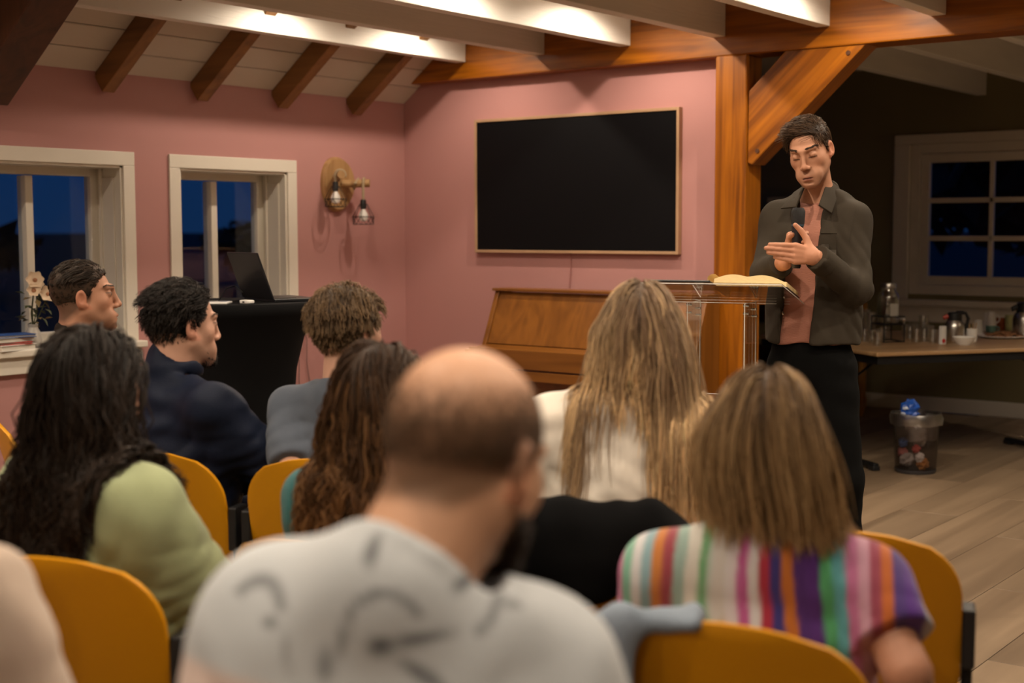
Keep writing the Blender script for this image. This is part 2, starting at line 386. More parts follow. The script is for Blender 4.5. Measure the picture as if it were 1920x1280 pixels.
# ---- outside: dark land and trees at dusk
land = struct(MB().bb(-3000, 3000, -3000, 3000, -.6, -.4).build('ground_outside', mat('night_grass', (.010, .014, .008), .95, noise=(.3, .4))))
leafm = mat('night_foliage', (.012, .018, .010), .9)
def tree(x, y, h, rr, label, n=260, seed=0):
    rg = np.random.default_rng(seed); t = thing('tree', label, 'tree', (x, y, -.4), 0, 'trees outside in the dusk')
    MB().tube([(0, 0, 0), (.1, 0, h*.3), (0, .1, h*.7)], [.05*h*.6, .03*h*.6, .01*h], 8).build('trunk', mat('night_bark', (.012, .009, .007), .9), t)
    b = MB()
    for i in range(n):
        d = rg.normal(size=3); d /= np.linalg.norm(d); q = rg.uniform(.5, 1)
        c = np.array((d[0]*rr*q, d[1]*rr*q, h*.62+d[2]*h*.36*q)); s = rr*rg.uniform(.10, .22)
        M = Matrix.Translation(c) @ Matrix.Rotation(rg.uniform(0, 6), 4, Vector(rg.normal(size=3)))
        b.add([(-s, 0, 0), (0, -s*.5, s*.1), (s, 0, 0), (0, s*.5, -s*.1)], [(0, 1, 2, 3)], M)
    tag(b.build('foliage', leafm, t), kind='stuff')
tree(-26, 22, 2.3, 1.6, 'distant dark tree beyond the window behind the laptop', seed=1)
tree(-30, 14, 2.2, 2.6, 'broad dark bush on the horizon behind the laptop window', seed=2)
tree(-34, 5, 2.3, 2.2, 'dark distant tree beyond the window with the flowers', seed=3)
tree(.9, 13.5, 5.0, 2.7, 'dark tree outside the window above the refreshments', 1100, seed=4)
tree(-6.5, 24, 5.5, 3.0, 'tall dark tree outside the window above the thermos flasks', 700, seed=5)
# ================================================================== FURNITURE AND THINGS
blackm = mat('black_metal', (.006, .006, .0065), .5, spec=.3)
blackp = mat('black_plastic', (.010, .010, .011), .4)
steel = mat('brushed_steel', (.55, .53, .50), .28, 1.0, noise=(6, .08, (1, 1, .1)))
chrome = mat('chrome', (.8, .8, .8), .15, 1.0)
ceram = mat('white_ceramic', (.80, .78, .74), .25)
whitep = mat('white_plastic', (.75, .73, .70), .4)
walnut = wood('piano_walnut', (.13, .044, .006), (.27, .102, .016), 2, 1.0, .3)
walnut_x = wood('piano_walnut_long', (.13, .044, .006), (.26, .098, .016), 0, 1.0, .3)
oakframe = mat('light_oak_frame', (.42, .26, .15), .5, noise=(8, .08))
tumb = thin_glass('tumbler_glass', (.93, .94, .93), 1.0, .05, .20)
jarg = thin_glass('jar_glass', (.90, .92, .91), 1.0, .05, .18)
# ---- wall screen
t = thing('wall_screen', 'large black television with thin oak frame on the pink wall', 'television', (1.34, -.001, 1.31))
hw, hh, f = .728, .812, .017
b = MB(); b.bb(-hw, -hw+f, -.038, 0, 0, hh); b.bb(hw-f, hw, -.038, 0, 0, hh); b.bb(-hw+f, hw-f, -.038, 0, hh-f, hh); b.bb(-hw+f, hw-f, -.038, 0, 0, f)
b.build('frame', oakframe, t, bevel=.002)
MB().bb(-hw+f, hw-f, -.030, -.004, f, hh-f).build('screen', mat('screen_black', (.004, .004, .005), .45, spec=.12), t)
MB().tube([(-.02, -.008, 0), (-.022, -.006, -.1), (-.03, -.006, -.2), (-.045, -.006, -.28)], .003, 6).build('cable', mat('pink_cable', (.36, .15, .14), .6), t)
# ---- upright piano with slanted front
pn = thing('upright_piano', 'walnut upright piano with slanted front panel under the screen', 'piano', (.93, -.105, 0))
PWd = 1.44
prof = [(0, 0), (0, 1.09), (-.13, 1.09), (-.262, .775), (-.42, .757), (-.425, .64), (-.38, .61), (-.29, .58), (-.29, .06), (-.33, .06), (-.33, 0)]
for x in (0, PWd-.03): MB().prism(prof, x, x+.03, axis='x').build('side_panel', walnut, pn, bevel=.004)
MB().bb(-.01, PWd+.01, -.15, 0, 1.088, 1.105).build('top_lid', walnut_x, pn, bevel=.004)
pa, pb = Vector((0, -.118, 1.086)), Vector((0, -.245, .785)); d = pb-pa; n_ = Vector((0, -d.z, d.y)).normalized()*-1
def slab(name, a, b_, th, x0, x1, m, parent, inset=0.0):
    d = (b_-a).normalized(); nn = Vector((0, d.z, -d.y))
    if nn.y > 0: nn = -nn
    vs = []
    for x in (x0, x1):
        for q in (a-nn*th, a, b_, b_-nn*th): vs.append((x, q.y, q.z))
    mb = MB(); mb.add(vs, [(0, 1, 2, 3), (7, 6, 5, 4), (0, 4, 5, 1), (1, 5, 6, 2), (2, 6, 7, 3), (3, 7, 4, 0)])
    return mb.build(name, m, parent, bevel=.003)
slab('front_panel', pa, pb, .02, .03, PWd-.03, walnut, pn)
slab('key_lid', Vector((0, -.25, .782)), Vector((0, -.405, .764)), .02, .03, PWd-.03, walnut_x, pn)
MB().bb(.03, PWd-.03, -.42, -.405, .665, .775).build('lid_front', walnut_x, pn, bevel=.004)
MB().bb(.03, PWd-.03, -.42, -.02, .60, .655).build('key_bed', walnut_x, pn, bevel=.004)
MB().bb(.03, PWd-.03, -.28, -.26, .10, .60).build('lower_panel', walnut, pn)
MB().bb(.03, PWd-.03, -.30, -.02, .0, .10).build('bottom_rail', walnut_x, pn, bevel=.004)
for x in (.60, .72, .84): MB().bb(x-.03, x+.03, -.35, -.28, .055, .07).build('pedal', mat('brass', (.6, .42, .16), .3, 1.0), pn, bevel=.006)
for x in (.015, PWd-.015): MB().bb(x-.025, x+.025, -.41, -.37, 0, .62).build('leg', walnut, pn, bevel=.006)
# ---- sconce on the window wall
sc_ = thing('wall_sconce', 'wooden wall lamp with two rope hung cage bulbs', 'wall lamp', (0, -.625, 1.73))
woodl = wood('sconce_wood', (.26, .13, .045), (.50, .30, .13), 2, 1.6, .6)
b = MB(); N = 36; vs = []
for k, (x, s) in enumerate(((0.0, 1.0), (.018, 1.0), (.034, .93))):
    for i in range(N):
        a = 2*PI*i/N; r = 1+.03*math.sin(3*a+1)
        vs.append((x, .135*s*r*math.cos(a), .165*s*r*math.sin(a)))
fs = [tuple(range(N))[::-1], tuple(range(2*N, 3*N))]
for k in range(2):
    for i in range(N): fs.append((k*N+i, k*N+(i+1) % N, (k+1)*N+(i+1) % N, (k+1)*N+i))
b.add(vs, fs); b.build('back_plate', woodl, sc_, True)
ropem = mat('hemp_rope', (.42, .32, .20), .9, bump=(150, .6, (1, 1, 3)))
for (sy, z0, pe, bz) in ((-1, .045, (.16, -.115), -.04), (1, .0, (.165, .125), -.10)):
    A = Vector((.03, sy*.02, z0)); B = Vector((pe[0], pe[1], z0+.005))
    pg = MB().tube([A, B], .024, 14).build('wooden_peg', woodl, sc_, True)
    d = (B-A).normalized(); C0 = A+(B-A)*.78
    lp = []
    for k in range(13):
        a = PI*1.15*k/12-.1; side = d.cross(Vector((0, 0, 1)))
        lp.append(C0+side*(.03*math.cos(a))+Vector((0, 0, .03*math.sin(a)))+d*(.006*k/12))
    drop = lp[0]; rp = [Vector((drop.x, drop.y, z0+bz)), Vector((drop.x, drop.y, (z0+bz+drop.z)/2))]+lp
    MB().tube(rp, .0085, 8).build('rope', ropem, sc_, True)
    MB().tube([C0+d*-.03+Vector((0, 0, .03)), C0+d*-.05+side*.03, C0+d*-.06-Vector((0, 0, .03)), C0+d*-.03-side*.02], .008, 8).build('rope_wrap', ropem, sc_, True)
    ct = Vector((drop.x, drop.y, z0+bz))
    MB().lathe([(0, .005), (.015, .004), (.018, -.005), (.018, -.05), (.014, -.052), (0, -.052)], 16, ct).build('lamp_socket', blackp, sc_, True)
    MB().lathe([(.012, -.05), (.014, -.058), (.028, -.085), (.030, -.10), (.022, -.122), (0, -.13)], 18, ct, close=False).build('bulb', mat('bulb_white', (.85, .82, .78), .2), sc_, True)
    cg = MB(); zt, zm, zb = -.02, -.10, -.145; r1, r2, r3 = .022, .066, .062
    def ring(r, z): return [(ct.x+r*math.cos(2*PI*k/18), ct.y+r*math.sin(2*PI*k/18), ct.z+z) for k in range(18)]
    for r, z in ((r2, zm), (r3, zb)): cg.tube(ring(r, z), .0022, 5, closed=True)
    for k in range(6):
        a = 2*PI*k/6; a2 = a+PI/6
        P = lambda r, z, q: (ct.x+r*math.cos(q), ct.y+r*math.sin(q), ct.z+z)
        cg.tube([P(r1, zt, a), P(r2, zm, a)], .002, 5)
        cg.tube([P(r2, zm, a), P(r3, zb, a2), P(r2, zm, a+PI/3)], .002, 5)
    cg.build('wire_cage', blackm, sc_)
# ---- sockets on the wall under the sconce
for (y, z, l) in ((-.935, .865, 'white wall socket above the other beside the cocktail table'), (-1.0, .745, 'lower white wall socket beside the cocktail table')):
    t = thing('wall_socket', l, 'socket', (0, y, z)); MB().bb(0, .012, -.04, .04, -.04, .04).build('plate', whitep, t, bevel=.004)
    MB().lathe([(.0, .03), (.024, .03), (.024, .0), (0, 0)], 14, M=Matrix.Rotation(PI/2, 4, 'Y')).build('plug', whitep, t, True)
    MB().tube([(.03, 0, -.01), (.04, .01, -.06), (.015, .03, -.2), (.01, .08, -.45)], .003, 6).build('cord', mat('grey_cord', (.25, .15, .14), .6), t)
# ---- cocktail table with black stretch cover
ct = at(447, 563, 6.2); tz = ct[2]-.004
tb = thing('cocktail_table', 'tall cocktail table under black stretch cover', 'table', (ct[0], ct[1], 0), R_(20))
clothb = mat('black_stretch_cloth', (.0035, .0035, .004), .85, spec=.12)
pr = [(tz, .345), (tz-.01, .353), (tz-.045, .353), (tz-.055, .345), (tz-.16, .295), (tz-.30, .262), (tz-.42, .25), (tz-.55, .258), (tz-.7, .285), (tz-.85, .32), (tz-1.0, .36), (.012, .40)]
N = 64; vs = []; fs = []
for k, (z, r) in enumerate(pr):
    q = max(0, (tz-.055-z)/(tz-.055))
    for i in range(N):
        a = 2*PI*i/N; c4 = abs(math.cos(2*a)); rr = r*(1-.32*q*(1-c4**.8)) + .10*q**2*c4**8
        vs.append((rr*math.cos(a), rr*math.sin(a), z))
for k in range(len(pr)-1):
    for i in range(N): fs.append((k*N+i, (k+1)*N+i, (k+1)*N+(i+1) % N, k*N+(i+1) % N))
fs.append(tuple(range(N)))
MB().add(vs, fs).build('stretch_cover', clothb, tb, True)
MB().lathe([(0, tz-.02), (.33, tz-.02), (.33, tz-.045), (0, tz-.045)], 32).build('table_top', blackp, tb)
MB().tube([(0, 0, .02), (0, 0, tz-.04)], .03, 12).build('pole', blackm, tb)
RG = np.array([_r[0], _r[1], 0]); FG = np.array([-math.sin(YAW), math.cos(YAW), 0])
def gdir(a, b_): v = RG*a+FG*b_; return Vector(v/np.linalg.norm(v))
# laptop
hng = Vector(at(515, 560, 6.08)); hng.z = tz+.009
hd, kd = gdir(.57, -.82), gdir(.82, .57)
lp = thing('laptop', 'open black laptop on the cocktail table', 'laptop', (hng.x, hng.y, tz+.001))
M = Matrix(((hd.x, kd.x, 0, 0), (hd.y, kd.y, 0, 0), (0, 0, 1, 0), (0, 0, 0, 1)))
lapm = mat('laptop_black', (.012, .012, .014), .35)
MB().bb(-.33, 0, 0, .23, 0, .014, M).build('base', lapm, lp, bevel=.003)
MB().bb(-.30, -.03, .03, .12, .0142, .016, M).build('keyboard', blackp, lp)
MS_ = M @ Matrix.Translation((0, 0, .014)) @ Matrix.Rotation(R_(20), 4, 'X')
MB().bb(-.33, 0, -.008, 0, 0, .22, MS_).build('lid', lapm, lp, bevel=.003)
MB().bb(-.32, -.01, .0002, .0012, .012, .21, MS_).build('display', emit('dim_display', (.05, .06, .08), .4), lp)
c = at(463, 560, 6.0); c[2] = tz
t = thing('charger_puck', 'small white box in front of the laptop', 'box', c); MB().bb(-.028, .028, -.02, .02, 0, .016).build('body', whitep, t, bevel=.005); MB().bb(-.006, .006, -.0215, -.0195, .005, .011).build('port', blackp, t)
c = at(405, 566, 6.0); c[2] = tz
t = thing('tablet', 'flat white tablet lying on the black cocktail table', 'tablet', c, YAW); MB().bb(-.10, .06, -.06, .06, 0, .009).build('body', whitep, t, bevel=.003); MB().bb(-.09, .05, -.052, .052, .0091, .0098).build('glass', mat('tablet_glass', (.6, .6, .6), .15), t)
q = [at(410, 552, 6.2), at(425, 540, 6.25), at(440, 536, 6.3), at(455, 548, 6.3)]
for p in q: p[2] = max(p[2], tz+.004)
q[0][2] = tz+.004
tag(MB().tube([tuple(p) for p in q], .003, 6).build('laptop_cable', blackp), 'thin black cable curving up beside the laptop', 'cable')
# ---- sill: books and flowers
zs = WZ[0]
def book(name, label, cx, cy, z, w, d, h, cover, rz, pages=(.7, .66, .58)):
    t = thing(name, label, 'book', (cx, cy, z), rz, 'books on the window sill')
    mb = MB(); mb.bb(-w/2, w/2, -d/2, d/2, 0, .003); mb.bb(-w/2, w/2, -d/2, d/2, h-.003, h); mb.bb(-w/2, -w/2+.003, -d/2, d/2, 0, h)
    mb.build('cover', cover, t); MB().bb(-w/2+.003, w/2-.006, -d/2+.005, d/2-.005, .003, h-.003).build('pages', mat('paper', pages, .8), t); return t
book('book', 'white paperback at the bottom of the sill stack', -.02, -2.86, zs, .15, .21, .028, whitep, R_(8))
book('book', 'thin red book in the sill stack', -.025, -2.87, zs+.028, .14, .20, .012, mat('red_cover', (.45, .02, .02), .5), R_(-6))
book('book', 'grey book under the blue book on the sill', -.03, -2.86, zs+.040, .15, .21, .022, mat('grey_cover', (.3, .28, .25), .6), R_(4))
book('book', 'blue covered book on top of the sill stack', -.03, -2.85, zs+.062, .15, .21, .014, mat('blue_cover', (.02, .07, .25), .5), R_(-10))
fv = thing('flower_vase', 'vase of cream flowers on the window sill', 'flowers', (-.06, -2.70, zs))
MB().lathe([(0, 0), (.03, 0), (.042, .03), (.035, .075), (.022, .1), (.026, .115), (.02, .115), (.016, .1)], 20).build('vase', mat('grey_vase', (.45, .42, .38), .4), fv, True)
petal = mat('cream_petal', (.72, .56, .40), .7); leafg = mat('dark_leaf', (.05, .06, .02), .6); rg = np.random.default_rng(3)
for k, (dy, dz, s, dx) in enumerate(((-.02, .335, .044, .06), (-.035, .285, .034, .07), (.035, .265, .042, .085), (.05, .31, .03, -.02))):
    c = Vector((dx, dy, dz)); st = MB().tube([(0, 0, .1), (dx*.3, dy*.6, dz*.6), tuple(c)], .003, 6).build('stem', leafg, fv)
    fl_ = MB().ball((0, 0, 0), .012, 10, 6).build('flower', mat('flower_heart', (.35, .16, .08), .7), fv, True); fl_.location = c
    view = Vector((.8, -.5, .3)).normalized(); Q = view.to_track_quat('Z', 'Y').to_matrix().to_4x4()
    for p in range(6):
        a = 2*PI*p/6+k; vs = []; fs = []
        for i in range(5):
            for j in range(3):
                u = i/4; ww = (j-1)*.55*s*math.sin(PI*(.15+.8*u)); rr = s*u
                vs.append((rr*math.cos(a)-ww*math.sin(a), rr*math.sin(a)+ww*math.cos(a), .35*s*u*u+.12*s*abs(j-1)-.1*s*math.sin(9*a)*u))
        for i in range(4):
            for j in range(2): fs.append((i*3+j, i*3+j+1, i*3+j+4, i*3+j+3))
        MB().add(vs, fs, Q).build('petal', petal, fl_, True)
for k in range(26):
    a = rg.uniform(0, 6.28); z = rg.uniform(.1, .27); r = rg.uniform(.01, .055)
    L = rg.uniform(.035, .06); M = Matrix.Translation((r*math.cos(a)+.02, r*math.sin(a), z)) @ Matrix.Rotation(a, 4, 'Z') @ Matrix.Rotation(rg.uniform(-.4, 1.0), 4, 'Y')
    MB().add([(0, 0, 0), (L*.5, L*.28, .006), (L, 0, -.004), (L*.5, -L*.28, .006), (L*.5, 0, -.002)], [(0, 4, 1), (1, 4, 2), (2, 4, 3), (3, 4, 0)], M).build('leaf', leafg if k % 3 else mat('olive_leaf', (.16, .11, .04), .6), fv)
# ---- acrylic lectern
def acrylic_mat():
    m = bpy.data.materials.new('clear_acrylic'); m.use_nodes = True; MATS['clear_acrylic'] = m
    b = m.node_tree.nodes['Principled BSDF']; b.inputs['Transmission Weight'].default_value = 1; b.inputs['IOR'].default_value = 1.3
    b.inputs['Roughness'].default_value = .02; b.inputs['Base Color'].default_value = (.96, .97, .97, 1); return m
acr = thin_glass('clear_acrylic', (.95, .95, .94), 1.0, .03, .05); edge = mat('painted_edge_light', (.72, .70, .66), .3)  # pale edge colour imitates light gathering in the clear plates
yd = gdir(.41, .91); xd = gdir(.91, -.41); lc = at(1353, 640, 4.99)
ML = Matrix(((xd.x, yd.x, 0, 0), (xd.y, yd.y, 0, 0), (0, 0, 1, 0), (0, 0, 0, 1)))
lec = thing('lectern', 'clear acrylic lectern in front of the standing man', 'lectern', (lc[0], lc[1], 0)); lec.rotation_euler = (0, 0, math.atan2(xd.y, xd.x))
def acr_box(name, x0, x1, y0, y1, z0, z1, thin, parent=None, M=None):
    o = MB().bb(x0, x1, y0, y1, z0, z1, M).build(name, acr, parent or lec)
    e = MB(); q = .0009  # opaque pale strips stand in for the bright, light-filled edges
    ax = {'x': (x0, x1), 'y': (y0, y1), 'z': (z0, z1)}; ks = [k for k in 'xyz' if k != thin]
    for k in ks:
        for side in (0, 1):
            bx_ = dict(ax); v = ax[k][side]; bx_[k] = (v-q, v+q)
            t0, t1 = ax[thin]; mid = (t0+t1)/2; bx_[thin] = (mid-.0014, mid+.0014)
            e.bb(*bx_['x'], *bx_['y'], *bx_['z'], M)
    e.build('edge_light_strip', edge, o); return o
for sx_ in (-.105, .105): acr_box('side_panel', sx_-.006, sx_+.006, -.08, .08, .012, 1.186, 'x')
acr_box('base_plate', -.25, .25, -.2, .2, 0, .012, 'z')
acr_box('cross_panel', -.099, .099, -.075, -.065, .45, .86, 'y')
MT = Matrix.Translation((0, .0, 1.212)) @ Matrix.Rotation(R_(-13), 4, 'X')
acr_box('top_plate', -.26, .26, -.19, .19, 0, .010, 'z', None, MT)
for sx_ in (-.105, .105):
    for (yy, zz) in ((-.06, 1.150), (.06, 1.135), (-.06, 1.178), (.05, 1.160)):
        MB().tube([(sx_-.010, yy, zz), (sx_+.010, yy, zz)], .0045, 10).build('screw', chrome, lec)
for yy in (-.03,): MB().tube([(-.118, -.07, .80), (-.09, -.07, .80)], .006, 10).build('screw', chrome, lec)
MTL = Matrix.Translation((lc[0], lc[1], 0)) @ ML @ MT
# tablet and open book on the lectern
t = thing('lectern_tablet', 'thin black tablet lying on the clear lectern', 'tablet'); t.matrix_world = MTL @ Matrix.Translation((-.105, -.108, .0105))
MB().bb(-.11, .11, -.08, .08, 0, .008).build('body', blackp, t, bevel=.003); MB().bb(-.10, .10, -.072, .072, .0081, .0086).build('glass', mat('dark_glass', (.01, .012, .02), .1), t)
bk = thing('open_book', 'thick open book with cream pages on the lectern', 'book'); bk.matrix_world = MTL @ Matrix.Translation((.125, -.005, .0105))
pagem = mat('cream_pages', (.80, .60, .30), .7, noise=(60, .1, (1, 1, 12)))
def pageblock(x0, x1, h0, h1, curl):
    vs = []; fs = []; n = 12
    for y in (-.095, .095):
        for i in range(n+1):
            u = i/n; x = x0+(x1-x0)*u; hh_ = h0+(h1-h0)*u+curl*math.sin(PI*min(1, u*1.1))*.012
            vs += [(x, y, .004), (x, y, hh_)]
    m_ = 2*(n+1)
    for i in range(n):
        fs += [(2*i, 2*i+2, 2*i+3, 2*i+1), (m_+2*i, m_+2*i+1, m_+2*i+3, m_+2*i+2), (2*i+1, 2*i+3, m_+2*i+3, m_+2*i+1), (2*i, m_+2*i, m_+2*i+2, 2*i+2)]
    fs += [(0, 1, m_+1, m_), (2*n, m_+2*n, m_+2*n+1, 2*n+1)]
    return MB().add(vs, fs)
MB().bb(-.135, .135, -.10, .10, 0, .004).build('cover', mat('black_leather', (.02, .012, .01), .5), bk, bevel=.001)
pageblock(-.13, .0, .030, .040, 1).build('page_block', pagem, bk, True)
pageblock(.0, .13, .040, .022, 1).build('page_block', pagem, bk, True)
cu = [(-.13+.022*math.sin(a)*-1-.004, .026-.018*math.cos(a)) for a in np.linspace(0, PI*1.1, 10)]
vs = []; fs = []
for y in (-.093, .093):
    for (x, z) in cu: vs.append((x, y, z+.004))
for i in range(9): fs.append((i, i+1, i+11, i+10))
MB().add(vs, fs).build('curled_page', mat('page_cream', (.78, .62, .36), .7), bk, True)
for (x, y) in ((.05, .01), (.08, -.03)): MB().bb(x-.03, x+.03, y-.002, y+.002, .033, .0335).build('text_line', mat('ink', (.1, .07, .05), .8), bk)
# ---- refreshment table
TA = onz(1644, 661, .72); la = R_(55); lv = Vector((math.cos(la), math.sin(la), 0)); sv = Vector((-math.sin(la), math.cos(la), 0))  # sv points to the back
rt = thing('folding_table', 'wood topped folding table with black edge holding refreshments', 'table', (TA[0], TA[1], 0), la)
TL, TW, TZ = 1.9, .78, .72     # TW: spread of the front pair of legs; the top is 1.5 deep
MB().bb(0, TL, 0, 1.5, TZ-.025, TZ).build('table_top', wood('table_beech', (.30, .17, .075), (.46, .29, .14), 0, .8, .4), rt, bevel=.006)
MB().bb(.02, TL-.02, .02, 1.48, TZ-.075, TZ-.0255).build('apron', blackm, rt, bevel=.003)
for xx in (.05, 1.47):
    ly_ = (.39, .59) if xx < 1 else (.16, .36)
    for yy in ly_: MB().tube([(xx, yy, .03), (xx, yy, TZ-.06)], .016, 10).build('leg', blackm, rt)
    MB().bb(xx-.02, xx+.02, TW/2-.33, TW/2+.33, .012, .045).build('foot', blackm, rt, bevel=.008)
    MB().bb(xx-.024, xx+.024, TW/2-.335, TW/2-.27, .0, .03).build('foot_pad', blackp, rt, bevel=.006)
    MB().bb(xx-.024, xx+.024, TW/2+.27, TW/2+.335, .0, .03).build('foot_pad', blackp, rt, bevel=.006)
    s_ = 1 if xx < 1 else -1
    for yy in ly_: MB().tube([(xx, yy, TZ-.22), (xx+s_*.22, yy, TZ-.07)], .008, 8).build('folding_stay', blackm, rt)
def ontable(px, py): p = onz(px, py, TZ+.0005); return (float(p[0]), float(p[1]), TZ+.0005)
for xx, yy in ((.3, 1.36), (1.85, .95)):
    MB().tube([(xx, yy, 0), (xx, yy, TZ-.06)], .016, 10).build('leg', blackm, rt)
# tumblers
def tumbler_mesh(h=.085, r=.034):
    return MB().lathe([(0, .008), (r*.8, .008), (r*.82, .0), (r*.84, .0), (r, h), (r-.003, h), (r*.82, .01)], 18, close=False).mesh('tumbler', tumb, True)
tm = tumbler_mesh()
tp = [(1612, 631), (1622, 625), (1632, 632), (1621, 640), (1636, 643), (1650, 640), (1645, 647), (1659, 636), (1699, 630), (1712, 625), (1706, 635), (1720, 631), (1718, 641), (1733, 640), (1742, 633), (1749, 642)]
near = ['leftmost, half hidden by the man', 'behind the leftmost pair', 'third from the left by the jar', 'in front of the left group', 'front of the jar stand', 'beside the jar stand foot', 'nearest the table corner', 'under the jar tap',
        'just right of the jar stand', 'at the back right of the jar', 'second right of the jar stand', 'left of the tall glass', 'in front of the tall glass', 'front right of the tall glass', 'behind the white carton', 'next to the white carton']
for (p, l) in zip(tp, near):
    o = link('tumbler', tm); o.location = ontable(*p); o.rotation_euler = (0, 0, random.random()*6)
    tag(o, f'clear drinking glass on the refreshment table, {l}', 'glass', 'drinking glasses on the refreshment table')
for (p, q, l) in (((1612, 631), 0, 'stacked on the leftmost glass'), ((1632, 632), 0, 'stacked on the third glass from the left'), ((1622, 625), 0, 'stacked at the back of the left group')):
    o = link('tumbler', tm); c = ontable(*p); o.location = (c[0], c[1], TZ+.0865); tag(o, f'clear upper drinking glass {l}', 'glass', 'drinking glasses on the refreshment table')
o = link('tall_glass', tumbler_mesh(.15, .036)); o.location = ontable(1731, 632); tag(o, 'tall clear glass carafe among the drinking glasses', 'glass')
# dispenser jar on wire stand
jc = ontable(1664, 640)
st_ = thing('jar_stand', 'black wire stand under the glass drink dispenser', 'stand', jc, la)
w_ = .075
for a in (-1, 1):
    for b_ in (-1, 1): MB().tube([(a*w_, b_*w_, 0), (a*w_, b_*w_, .165)], .004, 6).build('leg', blackm, st_)
for z in (.004, .115, .165):
    MB().tube([(-w_, -w_, z), (w_, -w_, z), (w_, w_, z), (-w_, w_, z)], .004, 6, closed=True).build('rail', blackm, st_)
MB().tube([(-w_, 0, .115), (w_, 0, .115)], .004, 6).build('rail', blackm, st_); MB().tube([(0, -w_, .115), (0, w_, .115)], .004, 6).build('rail', blackm, st_)
jr = thing('drink_dispenser', 'clear glass drink dispenser jar with metal lid and tap', 'jar', (jc[0], jc[1], TZ+.120), la)
MB().lathe([(0, .004), (.066, .004), (.070, .01), (.070, .17), (.066, .185), (.046, .215), (.046, .235), (.043, .235), (.043, .214), (.064, .182), (.067, .17), (.067, .012), (0, .008)], 28, close=False).build('glass_body', jarg, jr, True)
MB().lathe([(0, .258), (.048, .258), (.05, .254), (.05, .23), (.048, .23)], 24, close=False).build('lid', steel, jr, True)
MB().lathe([(0, .10), (.0655, .10), (.0655, .012), (0, .012)], 24).build('water', thin_glass('water_clear', (.85, .88, .85), 1, .02, .06), jr, True)
MB().bb(-.03, .03, -.0712, -.0708, .05, .13).build('jar_label', mat('clear_label', (.32, .30, .26), .5), jr)
tapm = MB().tube([(.03, -.06, .03), (.04, -.11, .03)], .009, 10); tapm.ball((.043, -.115, .03), .014); tapm.tube([(.043, -.115, .03), (.043, -.115, .0)], .007, 8); tapm.build('tap', chrome, jr, True)
# carton, bowl, cups
c = ontable(1767, 645); t = thing('carton', 'slim white carton with a red spot', 'carton', c, la+.2)
MB().bb(-.019, .019, -.014, .014, 0, .115).build('body', whitep, t, bevel=.003)
MB().lathe([(0, .001), (.014, .001), (.014, 0)], 16, M=Matrix.Translation((-.004, -.0142, .022)) @ Matrix.Rotation(PI/2, 4, 'X'), close=False).build('red_spot', mat('red_print', (.5, .015, .015), .5), t)
MB().bb(.008, .011, -.0146, -.0141, .04, .10).build('print_line', mat('grey_print', (.45, .44, .42), .6), t)
def cup(name, label, p, h, r0, r1, m, z=0.0, handle=False, invert=False, rz=0.0, group=None):
    c = ontable(*p) if len(p) == 2 else p
    t = thing(name, label, 'cup' if 'bowl' not in name else 'bowl', (c[0], c[1], c[2]+z), rz, group)
    pr = [(0, .006), (r0*.92, .006), (r0, .0), (r0*1.02, .002), (r0+(r1-r0)*.6, h*.45), (r1, h), (r1-.003, h), (r0+(r1-r0)*.6-.004, h*.45), (r0*.85, .010), (0, .010)]
    if invert: pr = [(r, h-z_) for r, z_ in pr]
    MB().lathe(pr, 22, close=False).build('body', m, t, True)
    if handle:
        hp = [(r1*.9+.026*math.sin(a), 0, h*.5+h*.3*math.cos(a)) for a in np.linspace(0, PI, 9)]
        MB().tube(hp, .0045, 8).build('handle', m, t, True)
    return t
rzv = math.atan2(RG[1], RG[0])
cup('bowl', 'shallow white bowl at the front of the table', (1807, 646), .05, .04, .072, ceram)
cup('cup', 'white cup of stirrers behind the shallow bowl', (1822, 640), .085, .028, .038, ceram, group='cups on the refreshment table')
for k in range(7):
    c = ontable(1822, 640); a = k*.9
    tag(MB().tube([(c[0]+.01*math.cos(a), c[1]+.01*math.sin(a), c[2]+.012), (c[0]+.03*math.cos(a), c[1]+.03*math.sin(a), c[2]+.12)], .0022, 5).build('stirrer', mat('stirrer_wood', (.5, .33, .18), .7)), 'thin wooden stirrer standing in the white cup', 'stirrer', 'stirrers in the white cup')
cup('cup', 'upturned white cup right of the steel flask', (1834, 626), .10, .024, .034, ceram, invert=True, group='cups on the refreshment table')
cup('cup', 'tall white cup behind the upturned handled cup', (1851, 619), .125, .024, .034, ceram, invert=True, group='cups on the refreshment table')
cup('cup', 'teal cup underneath an upturned white cup', (1858, 622), .045, .032, .037, mat('teal_ceramic', (.16, .32, .27), .3), handle=True, rz=rzv, group='cups on the refreshment table')
cup('cup', 'upturned white cup with handle stacked on the teal cup', (1858, 622), .095, .026, .036, ceram, z=.0455, handle=True, invert=True, rz=rzv, group='cups on the refreshment table')
cup('cup', 'orange cup beside the big flask', (1876, 618), .085, .03, .036, mat('orange_ceramic', (.38, .09, .02), .35), group='cups on the refreshment table')
cup('cup', 'pale green cup beside the big flask', (1893, 619), .11, .03, .036, mat('green_ceramic', (.42, .43, .20), .35), group='cups on the refreshment table')
